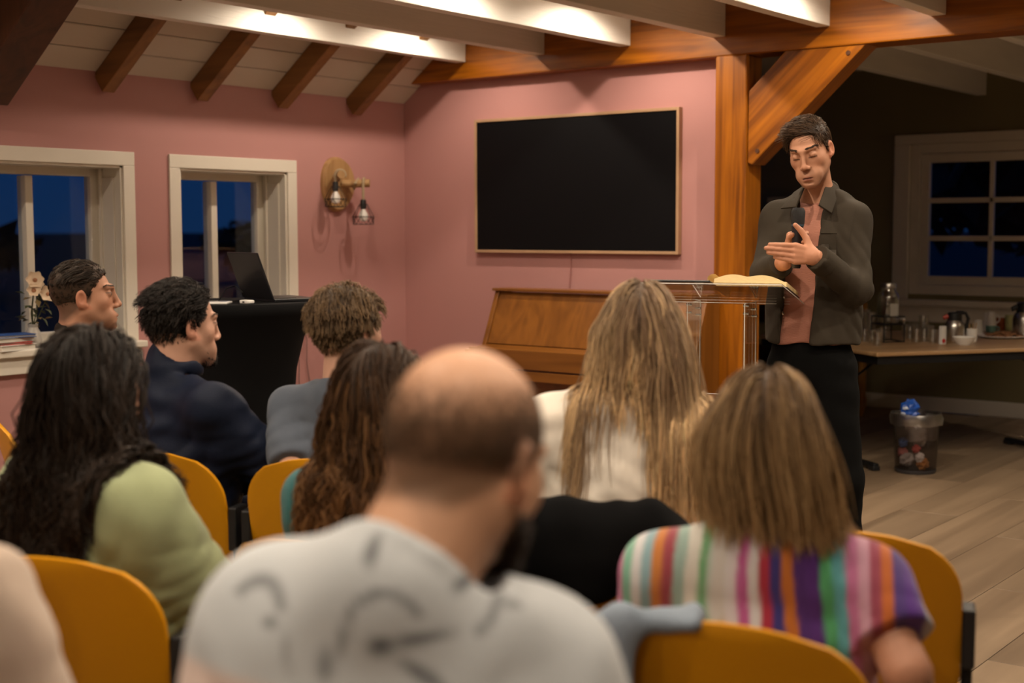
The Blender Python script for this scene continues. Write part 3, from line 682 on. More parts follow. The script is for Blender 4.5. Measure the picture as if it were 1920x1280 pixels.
def flask(label, p, s=1.0, red=False):
    c = ontable(*p); t = thing('thermos_flask', label, 'flask', c, rzv, 'steel thermos flasks'); t.scale = (s, s, s)
    MB().lathe([(0, 0), (.06, 0), (.064, .006), (.064, .10), (.058, .12), (.04, .145), (.038, .15)], 28, close=False).build('steel_body', steel, t, True)
    MB().lathe([(.045, .13), (.046, .15), (.044, .185), (.036, .19), (0, .19)], 24, close=False).build('collar', blackp, t, True)
    MB().tube([(-.045, 0, .165), (-.07, 0, .155), (-.064, 0, .145)], [.016, .012, .008], 8).build('spout', mat('red_plastic', (.4, .04, .02), .5) if red else blackp, t, True)
    MB().tube([(.03, 0, .18), (.07, 0, .185), (.088, 0, .15), (.078, 0, .09), (.064, 0, .05)], [.009, .011, .011, .010, .007], 8).build('handle', blackp, t, True)
    MB().bb(.01, .06, -.01, .01, .19, .20).build('lever', blackp, t, bevel=.003)
flask('steel thermos flask with black lid right of the carton', (1789, 640), 1.0, True)
flask('large steel thermos flask at the right picture edge', (1921, 633), 1.25)
c = ontable(1885, 633); tr_ = thing('plate', 'oval white plate under the biscuits', 'plate', c, la)
MB().lathe([(0, .004), (.09, .004), (.10, .0), (.105, .002), (.15, .014), (.15, .017), (.10, .008), (0, .008)], 36, M=Matrix.Scale(1.25, 4, (1, 0, 0)), close=False).build('dish', ceram, tr_, True)
MB().lathe([(.147, .0165), (.149, .0185), (.151, .0165)], 36, M=Matrix.Scale(1.25, 4, (1, 0, 0)), close=False).build('rim_line', mat('pinkish_rim', (.6, .45, .42), .3), tr_, True)
bis = mat('biscuit_brown', (.20, .085, .03), .8, noise=(60, .3)); rg = np.random.default_rng(5)
bm_ = MB().lathe([(0, .0), (.026, .0), (.030, .005), (.026, .012), (.012, .014), (0, .013)], 14).mesh('biscuit', bis, True)
for k in range(18):
    a = k*2.4; r = .095*math.sqrt((k+.5)/18); o = link('biscuit', bm_)
    o.location = (c[0]+r*1.2*math.cos(a), c[1]+r*math.sin(a), c[2]+.0085+(.013 if k < 7 else 0)+(.0 if k % 2 else .004)); o.rotation_euler = (rg.uniform(-.25, .25), rg.uniform(-.25, .25), a)
    tag(o, 'round brown biscuit piled on the white plate', 'biscuit', 'biscuits on the plate')
# ---- waste bin
bc = onz(1716, 884, 0); bn = thing('waste_bin', 'smoky see-through waste bin with plastic liner by the table', 'bin', (bc[0], bc[1], 0))
smoky = thin_glass('smoky_plastic', (.78, .75, .75), .5, .12, .05)
MB().lathe([(0, .004), (.112, .004), (.118, .012), (.138, .345), (.141, .35), (.136, .35), (.133, .34), (.114, .016), (0, .010)], 32, close=False).build('bin_wall', smoky, bn, True)
MB().lathe([(0, .0), (.115, 0), (.121, .012), (.121, .022), (.11, .024), (0, .024)], 32, close=False).build('bin_base', mat('smoke_base', (.03, .028, .03), .4), bn, True)
def crumple_lathe(prof, amp, seed, n=40, M=None):
    rg = np.random.default_rng(seed); mb = MB(); mb.lathe(prof, n, close=False, M=M)
    ph = rg.uniform(0, 6.28, 8); out = []
    for v in mb.v:
        a = math.atan2(v[1], v[0]); q = sum(math.sin((k+3)*a+ph[k]+v[2]*(20+9*k)) for k in range(8))/3
        r = math.hypot(v[0], v[1]); rr = r+amp*q
        out.append((rr*math.cos(a), rr*math.sin(a), v[2]+amp*.6*math.sin(5*a+ph[1]+v[2]*30)))
    mb.v = out; return mb
linerm = thin_glass('liner_plastic', (.80, .79, .77), .9, .3, .25)
crumple_lathe([(.118, .20), (.122, .25), (.132, .345), (.148, .358), (.156, .33), (.152, .29)], .004, 1).build('liner_bag', linerm, bn, True)
def crumple_ball(name, label, c, r, m, seed, squash=(1, 1, 1), cat='rubbish'):
    rg = np.random.default_rng(seed); mb = MB(); mb.ball((0, 0, 0), r, 12, 9)
    mb.v = [tuple(np.array(v)*np.array(squash)*rg.uniform(.7, 1.2)) for v in mb.v]
    o = mb.build(name, m); o.location = c; return tag(o, label, cat, 'rubbish in the waste bin')
trash = [('white paper scrap low in the waste bin', (.05, -.06, .10), .03, (.7, .68, .64)), ('red paper scrap in the waste bin', (.03, -.07, .15), .025, (.4, .05, .04)), ('orange peel coloured scrap in the waste bin', (.06, -.04, .06), .035, (.45, .2, .05)),
         ('light blue scrap in the waste bin', (-.06, -.05, .18), .028, (.1, .18, .4)), ('grey napkin in the waste bin', (-.03, -.06, .08), .04, (.4, .38, .35)), ('white napkin near the top of the waste bin', (.03, -.04, .24), .045, (.65, .63, .6)),
         ('pink scrap on the left in the waste bin', (-.07, -.03, .12), .03, (.5, .2, .18)), ('crumpled cup in the waste bin', (0, .03, .2), .05, (.5, .47, .42)), ('brown napkin under the blue wrapper', (-.02, 0, .29), .06, (.3, .25, .2))]
for k, (l, c, r, cc) in enumerate(trash): crumple_ball('rubbish_scrap', l, (bc[0]+c[0], bc[1]+c[1], c[2]), r, mat(f'scrap_{k}', cc, .6), k+10)
wr = thing('wrapper', 'crumpled blue wrapper sticking out of the waste bin', 'wrapper', (bc[0]-.03, bc[1]-.03, .35))
rg = np.random.default_rng(9); mb = MB(); mb.ball((0, 0, .02), (.058, .045, .06), 14, 10); mb.v = [tuple(np.array(v)*rg.uniform(.75, 1.2)) for v in mb.v]; mb.build('foil', mat('blue_foil', (.015, .07, .34), .3), wr)
for k in range(4): MB().bb(-.012, .012, -.055, -.045, .01, .025, Matrix.Rotation(rg.uniform(-.8, .8), 4, 'Z') @ Matrix.Rotation(rg.uniform(-.5, .5), 4, 'X')).build('print_patch', mat('pale_print', (.5, .55, .65), .4), wr)
# ---- ochre wooden chair and dark shelf at the far wall
ochre = mat('ochre_wood', (.42, .19, .02), .5, noise=(4, .1))
yc = thing('wooden_chair', 'ochre wooden chair on sled runners by the green wall', 'chair', (1.40, 3.55, 0), R_(200))
for sx_ in (-.2, .2):
    MB().bb(sx_-.022, sx_+.022, -.26, .26, 0, .085).build('runner', ochre, yc, bevel=.01)
    MB().bb(sx_-.018, sx_+.018, .12, .17, .08, .43).build('leg', ochre, yc, bevel=.006)
    MB().bb(sx_-.018, sx_+.018, -.2, -.15, .08, .86).build('leg', ochre, yc, bevel=.006)
MB().bb(-.22, .22, -.22, .22, .42, .45).build('seat', ochre, yc, bevel=.01)
hp = [(-.22, .55), (.22, .55), (.22, .76)]+[(.22*math.cos(a), .76+.12*math.sin(a)) for a in np.linspace(0, PI, 12)][1:-1]+[(-.22, .76)]
MB().prism(hp, -.2, -.18).build('backrest', ochre, yc, bevel=.004)
sh = thing('shelf_rack', 'dark wooden shelf rack in the dim corner behind the post', 'shelf', (.72, 3.80, 0))
for x in (-.42, .42): MB().bb(x-.012, x+.012, -.16, .16, 0, 1.62).build('side', darkwood, sh)
for z in (.08, .48, .88, 1.25, 1.60): MB().bb(-.408, .408, -.16, .16, z-.012, z+.012).build('shelf_board', darkwood, sh)
MB().bb(-.42, .42, .15, .16, 0, 1.62).build('back_board', darkwood, sh)
tag(MB().bb(-.10, .10, -.08, .08, 0, .10).build('storage_box', mat('beige_box', (.45, .38, .25), .7), bevel=.006), 'pale cardboard box on top of the dark shelf', 'box').location = (.78, 3.80, 1.613)
for k, (x, z, c_, l) in enumerate(((.50, 1.262, (.3, .25, .15), 'beige storage box on the dark shelf second board from the top'), (.85, .892, (.3, .12, .03), 'orange storage box on the middle board of the dark shelf'), (.62, .492, (.25, .22, .1), 'olive storage box low on the dark shelf'))):
    t = thing('storage_box', l, 'box', (x, 3.8, z)); MB().bb(-.1, .1, -.1, .1, 0, .16).build('box', mat(f'box_{k}', c_, .7), t, bevel=.006); MB().bb(-.104, .104, -.104, .104, .15, .18).build('lid', mat(f'box_{k}', c_, .7), t, bevel=.004)
# ---- yellow audience chairs
yel = mat('yellow_shell', (.60, .26, .003), .45, spec=.3, noise=(3, .04))
def make_chair():
    t = thing('audience_chair', 'x', 'chair', group='yellow audience chairs')
    # backrest: rounded panel, slightly curved (local: chair faces +Y, backrest at y = -.22)
    W, z0, z1, rc = .225, .50, .855, .13; n = 10
    out = [(-W+.02, z0)]+[(W-.02, z0)]
    edge_ = [(W, z0+.06)]+[(W-rc+rc*math.cos(a), z1-rc+rc*math.sin(a)) for a in np.linspace(0, PI/2, 8)]
    pts = out+edge_+[(-x, z) for x, z in edge_[::-1]]
    # grid version so that it can bend
    NX, NZ = 22, 18; vs = []; fs = []
    for k in range(NZ+1):
        z = z0+(z1-z0)*k/NZ
        if z > z1-rc: half = W-rc+math.sqrt(max(0, rc*rc-(z-(z1-rc))**2))
        elif z < z0+.05: half = W-.02+.02*(z-z0)/.05
        else: half = W
        crown = .012*(1-(abs(z-z1)/.355))
        for i in range(NX+1):
            u = -1+2*i/NX; x = half*u
            y = -.215-.10*((z-z0)/(z1-z0))+.16*(x*x)/.1*.32
            vs.append((x, y, z + (.008*(1-u*u) if k == NZ else 0)))
    base = len(vs)
    for v in list(vs): vs.append((v[0], v[1]-.013, v[2]))
    w1 = NX+1
    for k in range(NZ):
        for i in range(NX):
            a = k*w1+i; fs += [(a, a+1, a+w1+1, a+w1), (base+a, base+a+w1, base+a+w1+1, base+a+1)]
    for k in range(NZ):
        for i in (0, NX):
            a = k*w1+i; fs.append((a, a+w1, base+a+w1, base+a))
    for i in range(NX):
        fs.append((i, i+1, base+i+1, base+i)); a = NZ*w1+i; fs.append((a, a+1, base+a+1, base+a))
    mb = MB().add(vs, fs); o = mb.build('backrest', yel, t, True, bevel=.003, seg=2)
    # seat
    vs = []; fs = []; NX, NY = 14, 14
    for k in range(NY+1):
        v = -1+2*k/NY
        for i in range(NX+1):
            u = -1+2*i/NX; sx_ = u*math.sqrt(1-.22*v*v); sy_ = v*math.sqrt(1-.22*u*u)
            vs.append((.225*sx_*1.02, .01+.215*sy_*1.02, .452+.012*abs(u)**3-.02*max(0, v)**3))
    base = len(vs)
    for v in list(vs): vs.append((v[0], v[1], v[2]-.013))
    w1 = NX+1
    for k in range(NY):
        for i in range(NX):
            a = k*w1+i; fs += [(a, a+1, a+w1+1, a+w1), (base+a, base+a+w1, base+a+w1+1, base+a+1)]
        for i in (0, NX): a = k*w1+i; fs.append((a, a+w1, base+a+w1, base+a))
    for i in range(NX):
        fs.append((i, i+1, base+i+1, base+i)); a = NY*w1+i; fs.append((a, a+1, base+a+1, base+a))
    MB().add(vs, fs).build('seat', yel, t, True)
    for s in (-1, 1):
        MB().tube([(s*.235, -.20, .0), (s*.235, -.205, .42), (s*.237, -.225, .62), (s*.237, -.24, .70)], .0115, 10).build('rear_leg', blackm, t, True)
        MB().tube([(s*.215, .20, .0), (s*.21, .185, .43), (s*.215, .15, .432), (s*.23, -.19, .425)], .0115, 10).build('front_leg', blackm, t, True)
        MB().bb(s*.238-.013, s*.238+.013, -.252, -.185, .585, .705, Matrix.Translation((0, 0, 0))).build('side_bracket', blackp, t, bevel=.005)
        MB().lathe([(0, 0), (.015, 0), (.015, .02), (0, .02)], 10, (s*.235, -.20, 0)).build('foot_cap', blackp, t)
    MB().tube([(-.235, -.2, .40), (.235, -.2, .40)], .010, 8).build('cross_bar', blackm, t)
    MB().tube([(-.21, .17, .425), (.21, .17, .425)], .010, 8).build('cross_bar', blackm, t)
    return t
CH = make_chair(); _used = [False]
def heading_rz(deg):
    """rotation about z so that local +Y points 'deg' to the right of the camera's forward direction"""
    return YAW - R_(deg)
def place_chair(p, deg, label):
    o = copy_tree(CH) if _used[0] else CH; _used[0] = True
    o.location = (p[0], p[1], 0); o.rotation_euler = (0, 0, heading_rz(deg)); o['label'] = label; return o
# ================================================================== SHAPE ENGINE FOR PEOPLE (signed distances -> one continuous mesh)
F32 = np.float32
def A3(*a): return np.array(a, dtype=float)
def unit(v): v = np.asarray(v, float); return v/(np.linalg.norm(v)+1e-12)
def smin(a, b, k):
    h = np.clip(.5+.5*(b-a)/k, 0, 1); return b+(a-b)*h-k*h*(1-h)
def smax(a, b, k): return -smin(-a, -b, k)
def cone(a, b, r1, r2):
    a, b = np.asarray(a, float), np.asarray(b, float); ba = b-a; L2 = ba@ba+1e-12
    def f(P):
        pa = P-a; t = np.clip(pa@ba/L2, 0, 1); return np.sqrt(((pa-t[:, None]*ba)**2).sum(1))-(r1+(r2-r1)*t)
    return f
def ell(c, r, R=None):
    c, r = np.asarray(c, float), np.asarray(r, float)
    def f(P):
        q = P-c
        if R is not None: q = q@R
        k0 = np.sqrt(((q/r)**2).sum(1)); k1 = np.sqrt(((q/(r*r))**2).sum(1)); return k0*(k0-1)/np.maximum(k1, 1e-9)
    return f
def ecap(a, b, side, w1, d1, w2, d2):
    a, b = np.asarray(a, float), np.asarray(b, float); ba = b-a; L = np.linalg.norm(ba); ax = ba/L
    side = unit(np.asarray(side, float)-ax*(np.asarray(side, float)@ax)); fr = np.cross(ax, side)
    def f(P):
        pa = P-a; tt = pa@ax; t = np.clip(tt/L, 0, 1); W = w1+(w2-w1)*t; D = d1+(d2-d1)*t; e = np.minimum(W, D)
        k = np.sqrt((pa@side/W)**2+(pa@fr/D)**2+((tt-t*L)/e)**2); return (k-1)*e
    return f
def ring(c, n, R0, r, squash=1.0, side=None):
    c = np.asarray(c, float); n = unit(n)
    def f(P):
        q = P-c; h = q@n; p = q-h[:, None]*n; return np.sqrt((np.sqrt((p**2).sum(1))-R0)**2+(h/squash)**2)-r
    return f
def half(p, n):                       # negative on the -n side
    p = np.asarray(p, float); n = unit(n); return lambda P: (P-p)@n
class SDF:
    def __init__(s, *fs, k=.02): s.ops = [('u', f, k) for f in fs]
    def u(s, f, k=.02): s.ops.append(('u', f, k)); return s
    def sub(s, f, k=.01): s.ops.append(('s', f, k)); return s
    def cut(s, f, k=.005): s.ops.append(('i', f, k)); return s
    def add(s, f): s.ops.append(('a', f, 0)); return s
    def __call__(s, P):
        d = None
        for o, f, k in s.ops:
            v = f(P)
            if o == 'u': d = v if d is None else smin(d, v, k)
            elif o == 's': d = smax(d, -v, k)
            elif o == 'i': d = smax(d, v, k)
            else: d = d+v
        return d
def waves(seed, n, fmin, fmax, stretch=(1, 1, 1)):
    rg = np.random.default_rng(seed); D = rg.normal(size=(n, 3)); D /= np.linalg.norm(D, axis=1)[:, None]
    K = D*rg.uniform(fmin, fmax, n)[:, None]*np.array(stretch); ph = rg.uniform(0, 6.28, n)
    def f(P): return np.sin(P@K.T+ph).sum(1)/n**.5
    return f
def axis_pts(lo, hi, fine, lo_f, hi_f, coarse):
    out = [lo]; x = lo
    while x < hi:
        x += fine if lo_f <= x <= hi_f else coarse; out.append(x)
    return np.array(out)
def mesh_sdf(f, xs, ys, zs, B=8):
    n = (len(xs), len(ys), len(zs)); nb = [-(-k//B) for k in n]
    pad = [nb[i]*B for i in range(3)]
    ext = [np.concatenate([a, a[-1]+(np.arange(p-len(a))+1)*(a[-1]-a[-2])]) for a, p in zip((xs, ys, zs), pad)]
    lo = [e[::B] for e in ext]; hi = [e[B-1::B] for e in ext]
    hi = [np.append(e[B::B], e[-1]) for e in ext]
    cx = [(l+h)/2 for l, h in zip(lo, hi)]; rx = [(h-l)/2 for l, h in zip(lo, hi)]
    G = np.stack(np.meshgrid(*cx, indexing='ij'), -1).reshape(-1, 3); RR = np.stack(np.meshgrid(*rx, indexing='ij'), -1).reshape(-1, 3)
    d = f(G); act = np.abs(d) < np.sqrt((RR**2).sum(1))*1.35+.012
    V = np.repeat(np.repeat(np.repeat(np.sign(d).reshape(nb), B, 0), B, 1), B, 2).astype(F32)
    idx = np.argwhere(act.reshape(nb)); o = np.arange(B)
    for s in range(0, len(idx), 400):
        ib = idx[s:s+400]
        I = (ib[:, 0, None, None, None]*B+o[None, :, None, None])+0*(o[None, None, :, None]+o[None, None, None, :])
        J = (ib[:, 1, None, None, None]*B+o[None, None, :, None])+0*I; K = (ib[:, 2, None, None, None]*B+o[None, None, None, :])+0*I
        I, J, K = I.ravel(), J.ravel(), K.ravel()
        V[I, J, K] = f(np.stack([ext[0][I], ext[1][J], ext[2][K]], 1))
    S = V < 0
    c = np.zeros([k-1 for k in V.shape], np.uint8)
    for a in (0, 1):
        for b in (0, 1):
            for e in (0, 1): c += S[a:a+c.shape[0], b:b+c.shape[1], e:e+c.shape[2]]
    cells = np.argwhere((c > 0) & (c < 8))
    vid = np.full(c.shape, -1, np.int64); vid[tuple(cells.T)] = np.arange(len(cells))
    acc = np.zeros((len(cells), 3)); cnt = np.zeros(len(cells))
    cor = [(a, b, e) for a in (0, 1) for b in (0, 1) for e in (0, 1)]
    val = {q: V[cells[:, 0]+q[0], cells[:, 1]+q[1], cells[:, 2]+q[2]] for q in cor}
    for q in cor:
        for ax in range(3):
            if q[ax] == 0:
                q2 = list(q); q2[ax] = 1; q2 = tuple(q2); v0, v1 = val[q], val[q2]; m = (v0 < 0) != (v1 < 0)
                t = np.where(m, v0/np.where(m, v0-v1, 1), 0); p = np.array(q, float)[None].repeat(len(cells), 0); p[:, ax] = t
                acc[m] += p[m]; cnt[m] += 1
    pos = cells+acc/cnt[:, None]
    verts = np.stack([np.interp(pos[:, i], np.arange(len(ext[i])), ext[i]) for i in range(3)], 1)
    faces = []
    for ax in range(3):
        a1, a2 = (ax+1) % 3, (ax+2) % 3
        sl0 = [slice(None)]*3; sl1 = [slice(None)]*3; sl0[ax] = slice(0, -1); sl1[ax] = slice(1, None)
        ch = S[tuple(sl0)] != S[tuple(sl1)]; E = np.argwhere(ch)
        E = E[(E[:, a1] > 0) & (E[:, a2] > 0) & (E[:, a1] < V.shape[a1]-1) & (E[:, a2] < V.shape[a2]-1)]
        if not len(E): continue
        q = []
        for (d1, d2) in ((-1, -1), (0, -1), (0, 0), (-1, 0)):
            w_ = E.copy(); w_[:, a1] += d1; w_[:, a2] += d2; q.append(vid[tuple(w_.T)])
        q = np.stack(q, 1); inside = S[tuple(E.T)]
        q[~inside] = q[~inside][:, ::-1]; faces.append(q)
    F = np.concatenate(faces); F = F[(F >= 0).all(1)]
    return verts, F
def np_mesh(name, V, F, material, cols=None, smooth=True):
    me = bpy.data.meshes.new(name); me.vertices.add(len(V)); me.vertices.foreach_set('co', V.astype(F32).ravel())
    k = F.shape[1]; me.loops.add(F.size); me.loops.foreach_set('vertex_index', F.astype(np.int32).ravel())
    me.polygons.add(len(F)); me.polygons.foreach_set('loop_start', np.arange(0, F.size, k, dtype=np.int32))
    me.update(calc_edges=True)
    if cols is not None:
        a = me.color_attributes.new('Col', 'FLOAT_COLOR', 'POINT'); c4 = np.ones((len(V), 4), F32); c4[:, :3] = cols; a.data.foreach_set('color', c4.ravel())
    me.materials.append(material)
    if smooth: me.polygons.foreach_set('use_smooth', np.ones(len(F), bool))
    me.validate(); return me
def join_parts(parts):
    Vs, Fs, k = [], [], 0
    for V, F in parts: Vs.append(V); Fs.append(F+k); k += len(V)
    return np.concatenate(Vs), np.concatenate(Fs)
def grid_for(pts, pad, h): lo, hi = np.min(pts, 0)-pad, np.max(pts, 0)+pad; return [np.arange(lo[i], hi[i]+h, h) for i in range(3)]
def sdf_obj(name, f, pts, pad, h, material, parent, colfn=None):
    V, F = mesh_sdf(f, *grid_for(np.asarray(pts), pad, h))
    return link(name, np_mesh(name, V, F, material, None if colfn is None else colfn(V)), parent)
def grad(f, P, e=.002):
    g = np.stack([f(P+np.eye(3)[i]*e)-f(P-np.eye(3)[i]*e) for i in range(3)], 1); return g/(np.linalg.norm(g, axis=1)[:, None]+1e-9)
def rot(yaw=0, pitch=0, roll=0):
    """columns: right, forward, up. yaw>0 turns right, pitch>0 looks down, roll>0 tips to the right"""
    y, p, r = R_(-yaw), R_(-pitch), R_(roll)
    Rz = np.array([[math.cos(y), -math.sin(y), 0], [math.sin(y), math.cos(y), 0], [0, 0, 1]])
    Rx = np.array([[1, 0, 0], [0, math.cos(p), -math.sin(p)], [0, math.sin(p), math.cos(p)]])
    Ry = np.array([[math.cos(r), 0, math.sin(r)], [0, 1, 0], [-math.sin(r), 0, math.cos(r)]])
    return Rz@Rx@Ry
# ------------------------------------------------------------------ head (local: x = the person's right, y = forward, z = up; origin at ear height)
def skull_fn(w=1.0, jaw=1.0):
    s = SDF(ell((0, -.016, .036), (.073*w, .094, .084)), k=.03)
    s.u(ell((0, .022, -.026), (.060*w, .064, .077)), .035)
    for q in (-1, 1): s.u(cone((q*.052*w*jaw, .004, -.040), (q*.018*jaw, .070, -.090), .020, .015), .025)
    s.u(cone((-.012*jaw, .0775, -.092), (.012*jaw, .0775, -.092), .0165, .0165), .02)
    return s
def head_fn(w=1.0, jaw=1.0, nose=1.0, closed=False, lips=1.0):
    s = skull_fn(w, jaw)
    for q in (-1, 1):
        s.u(ell((q*.041*w, .050, -.014), (.018, .018, .017)), .030)                      # cheekbone
        s.u(cone((q*.012, .0865, .034), (q*.040, .072, .036), .009, .008), .014)        # brow
        s.u(ell((q*.026, .072, -.062), (.022, .018, .024)), .02)                        # cheek beside mouth
    for q in (-1, 1): s.sub(ell((q*.031, .0985, .014), (.0185, .017, .0125)), .012)     # eye socket
    for q in (-1, 1): s.u(ell((q*.031, .0735, .0125), (.0135, .0135, .0128)), .004)     # lid over the eyeball
    s.u(cone((0, .0865, .026), (0, .1035+.004*(nose-1), -.022), .0070, .0092), .013)  # bridge
    s.u(ell((0, .1035+.006*(nose-1), -.026), (.0100, .0100, .0092)), .008)
    for q in (-1, 1): s.u(ell((q*.0115, .0955, -.030), (.0085, .0105, .0080)), .006)
    for q in (-1, 1): s.sub(ell((q*.0065, .1025, -.0375), (.0036, .005, .003)), .003)
    s.u(ell((0, .082, -.064), (.026, .016, .018)), .014)                                # muzzle
    s.u(cone((-.019, .0875, -.0635), (0, .0945, -.0615), .0048*lips, .0062*lips), .005)
    s.u(cone((.019, .0875, -.0635), (0, .0945, -.0615), .0048*lips, .0062*lips), .005)
    s.u(cone((-.016, .0865, -.0755), (.016, .0865, -.0755), .0070*lips, .0070*lips), .006)
    s.sub(ell((0, .0985, -.0690), (.021, .011, .0016)), .003)
    s.sub(ell((0, .097, -.0865), (.016, .008, .006)), .008)
    for q in (-1, 1):                                                                   # ear
        Re = np.array([[math.cos(.35*q), -math.sin(.35*q), 0], [math.sin(.35*q), math.cos(.35*q), 0], [0, 0, 1]])
        s.u(ell((q*.0790*w, -.011, .002), (.0085, .0190, .0310), Re), .005)
        s.sub(ell((q*.0885*w, -.008, .005), (.0085, .0125, .0205), Re), .003)
        s.u(cone((q*.076*w, .002, -.020), (q*.0745*w, .001, -.026), .007, .006), .004)
    return s
SKIN = mat('skin', (.5, .27, .19), .52, spec=.35, attr='Col')
SKIN.node_tree.nodes['Principled BSDF'].inputs['Subsurface Weight'].default_value = .0
def face_cols(Q, base, lipc=(.36, .13, .10), stubble=0.0, stub_c=(.16, .10, .07), closed=False, eyes=True):
    """colour of skin, lips, lash line and stubble from head-local position, plus shade painted into creases"""
    n = len(Q); c = np.tile(np.array(base, float), (n, 1)); x, y, z = Q.T
    def mixc(w, t): 
        nonlocal c
        c = c*(1-w[:, None])+np.array(t)*w[:, None]
    red = np.exp(-(((np.abs(x)-.045)/.018)**2+((z+.022)/.02)**2+((y-.065)/.03)**2)); mixc(red*.35, np.array(base)*(1.05, .82, .78))
    ear = ((np.abs(x) > .070) & (np.abs(y+.008) < .03) & (np.abs(z-.002) < .036)).astype(float); mixc(ear*.45, np.array(base)*(1.1, .72, .65))
    nosew = np.exp(-((x/.014)**2+((z+.028)/.014)**2+((y-.108)/.014)**2)); mixc(nosew*.35, np.array(base)*(1.05, .78, .72))
    if stubble:
        m = np.clip((-.030-z)/.02, 0, 1)*np.clip((y+.005)/.03, 0, 1)*(z > -.13)
        m *= 1-.85*np.exp(-(((np.abs(x)-.028)/.012)**2+((z+.05)/.016)**2)); mixc(np.clip(m, 0, 1)*stubble, stub_c)
    lp = np.clip(1.6-np.sqrt((x/.0235)**2+((z+.0695)/.0125)**2)*1.6, 0, 1)*(y > .078); mixc(np.clip(lp, 0, 1)*.85, lipc)
    sl = np.exp(-((z+.0690)/.0016)**2)*(np.abs(x) < .019)*(y > .075); mixc(sl*.9, np.array((.06, .02, .015)))  # painted shade along the gap between the lips
    if eyes:
        for q in (-1, 1):
            if closed:                                      # lowered lids: dark lash line low on the lid
                ln = np.exp(-((z-.0045+.10*np.abs(x-q*.031)-.0)/.0022)**2)*(np.abs(x-q*.031) < .0145)*(y > .066); mixc(ln*.95, (.03, .017, .012))
                cr = np.exp(-((z-.0225)/.002)**2)*(np.abs(x-q*.031) < .014)*(y > .07); mixc(cr*.35, np.array(base)*.55)  # shade of the lid fold put into the skin colour
            else:
                ey = (np.sqrt(((x-q*.031)/.0105)**2+((z-.0115)/.0042)**2) < 1) & (y > .068); mixc(ey*1.0, (.22, .165, .135))
                ir = (np.sqrt(((x-q*.031)/.0058)**2+((z-.0118)/.0056)**2) < 1) & ey; mixc(ir*1.0, (.045, .028, .018))
                ln = np.exp(-((z-.0175+.06*np.abs(x-q*.031)*1)/.0018)**2)*(np.abs(x-q*.031) < .015)*(y > .066); mixc(ln*.9, (.03, .018, .012))
    return c
# ------------------------------------------------------------------ strands
HAIR = mat('hair', (.1, .06, .03), .5, spec=.22, attr='Col')
def strand_mesh(paths, rad, cols, sides=3, flat=1.0):
    """paths (N,K,3); rad (N,K) ; cols (N,K,3)"""
    N, K, _ = paths.shape
    T = np.empty_like(paths); T[:, 1:-1] = paths[:, 2:]-paths[:, :-2]; T[:, 0] = paths[:, 1]-paths[:, 0]; T[:, -1] = paths[:, -1]-paths[:, -2]
    T /= np.linalg.norm(T, axis=2, keepdims=True)+1e-9
    ref = RNG.normal(size=(N, 1, 3)); a = ref-(ref*T).sum(2, keepdims=True)*T; a /= np.linalg.norm(a, axis=2, keepdims=True)+1e-9; b = np.cross(T, a)
    V = np.empty((N, K, sides, 3))
    for s in range(sides):
        an = 2*PI*s/sides; V[:, :, s] = paths+(a*math.cos(an)+b*math.sin(an)*flat)*rad[:, :, None]
    base = (np.arange(N)[:, None, None]*K+np.arange(K-1)[None, :, None])*sides; s = np.arange(sides)[None, None, :]; s2 = (s+1) % sides
    Fq = np.stack([base+s, base+s2, base+sides+s2, base+sides+s], -1).reshape(-1, 4)
    C = np.repeat(cols[:, :, None, :], sides, 2).reshape(-1, 3)
    return V.reshape(-1, 3), Fq, C
def on_surface(f, dirs, c, rmax=.17):
    lo = np.zeros(len(dirs)); hi = np.full(len(dirs), rmax)
    for _ in range(16):
        m = (lo+hi)/2; v = f(c+dirs*m[:, None]) < 0; lo = np.where(v, m, lo); hi = np.where(v, hi, m)
    return c+dirs*lo[:, None]
_HY = [-.13, -.07, -.035, -.005, .012, .035, .055, .075, .10]
_HZ = [-.062, -.060, -.030, -.004, .004, .042, .064, .076, .085]
def scalp(Q, dz=0.0, hz=None): return Q[:, 2]-np.interp(Q[:, 1], _HY, hz or _HZ)-dz
def roots(skull, n, rg, dz=0.0, hz=None, seedf=None):
    out = []; c = np.array((0, -.01, .02)); got = 0
    while got < n:
        d = rg.normal(size=(n*3, 3)); d /= np.linalg.norm(d, axis=1)[:, None]; p = on_surface(skull, d, c); p = p[scalp(p, dz, hz) > 0]
        if seedf is not None: p = p[rg.uniform(size=len(p)) < seedf(p)]
        out.append(p); got += len(p)
    return np.concatenate(out)[:n]
def grow(P0, dir_fn, L, K, collide, off, rg, lift=.0):
    """P0 (N,3) in person space; dir_fn(P, i, D) -> wanted direction; collide: list of sdf; off (N,) layer height"""
    N = len(P0); path = np.empty((N, K, 3)); path[:, 0] = P0; P = P0.copy(); st = (L/(K-1))[:, None]; D = None
    for i in range(1, K):
        D = dir_fn(P, i/(K-1), D); D = D/(np.linalg.norm(D, axis=1)[:, None]+1e-9); P = P+D*st
        for f in collide:
            d = f(P); o = off*min(1, i/2.0); m = d < o
            if m.any():
                g = grad(f, P[m]); P[m] += g*(o[m]-d[m])[:, None]
        path[:, i] = P
    return path
def clump(paths, ng, rg, amt=.7, power=1.3):
    N, K, _ = paths.shape; gi = rg.choice(N, ng, replace=False)
    d = ((paths[:, None, 0, :]-paths[None, gi, 0, :])**2).sum(-1)+.25*((paths[:, None, K//2, :]-paths[None, gi, K//2, :])**2).sum(-1); own = d.argmin(1)
    G = paths[gi][own]; u = (np.linspace(0, 1, K)**power)[None, :, None]
    return paths+(G-paths)*u*amt, own
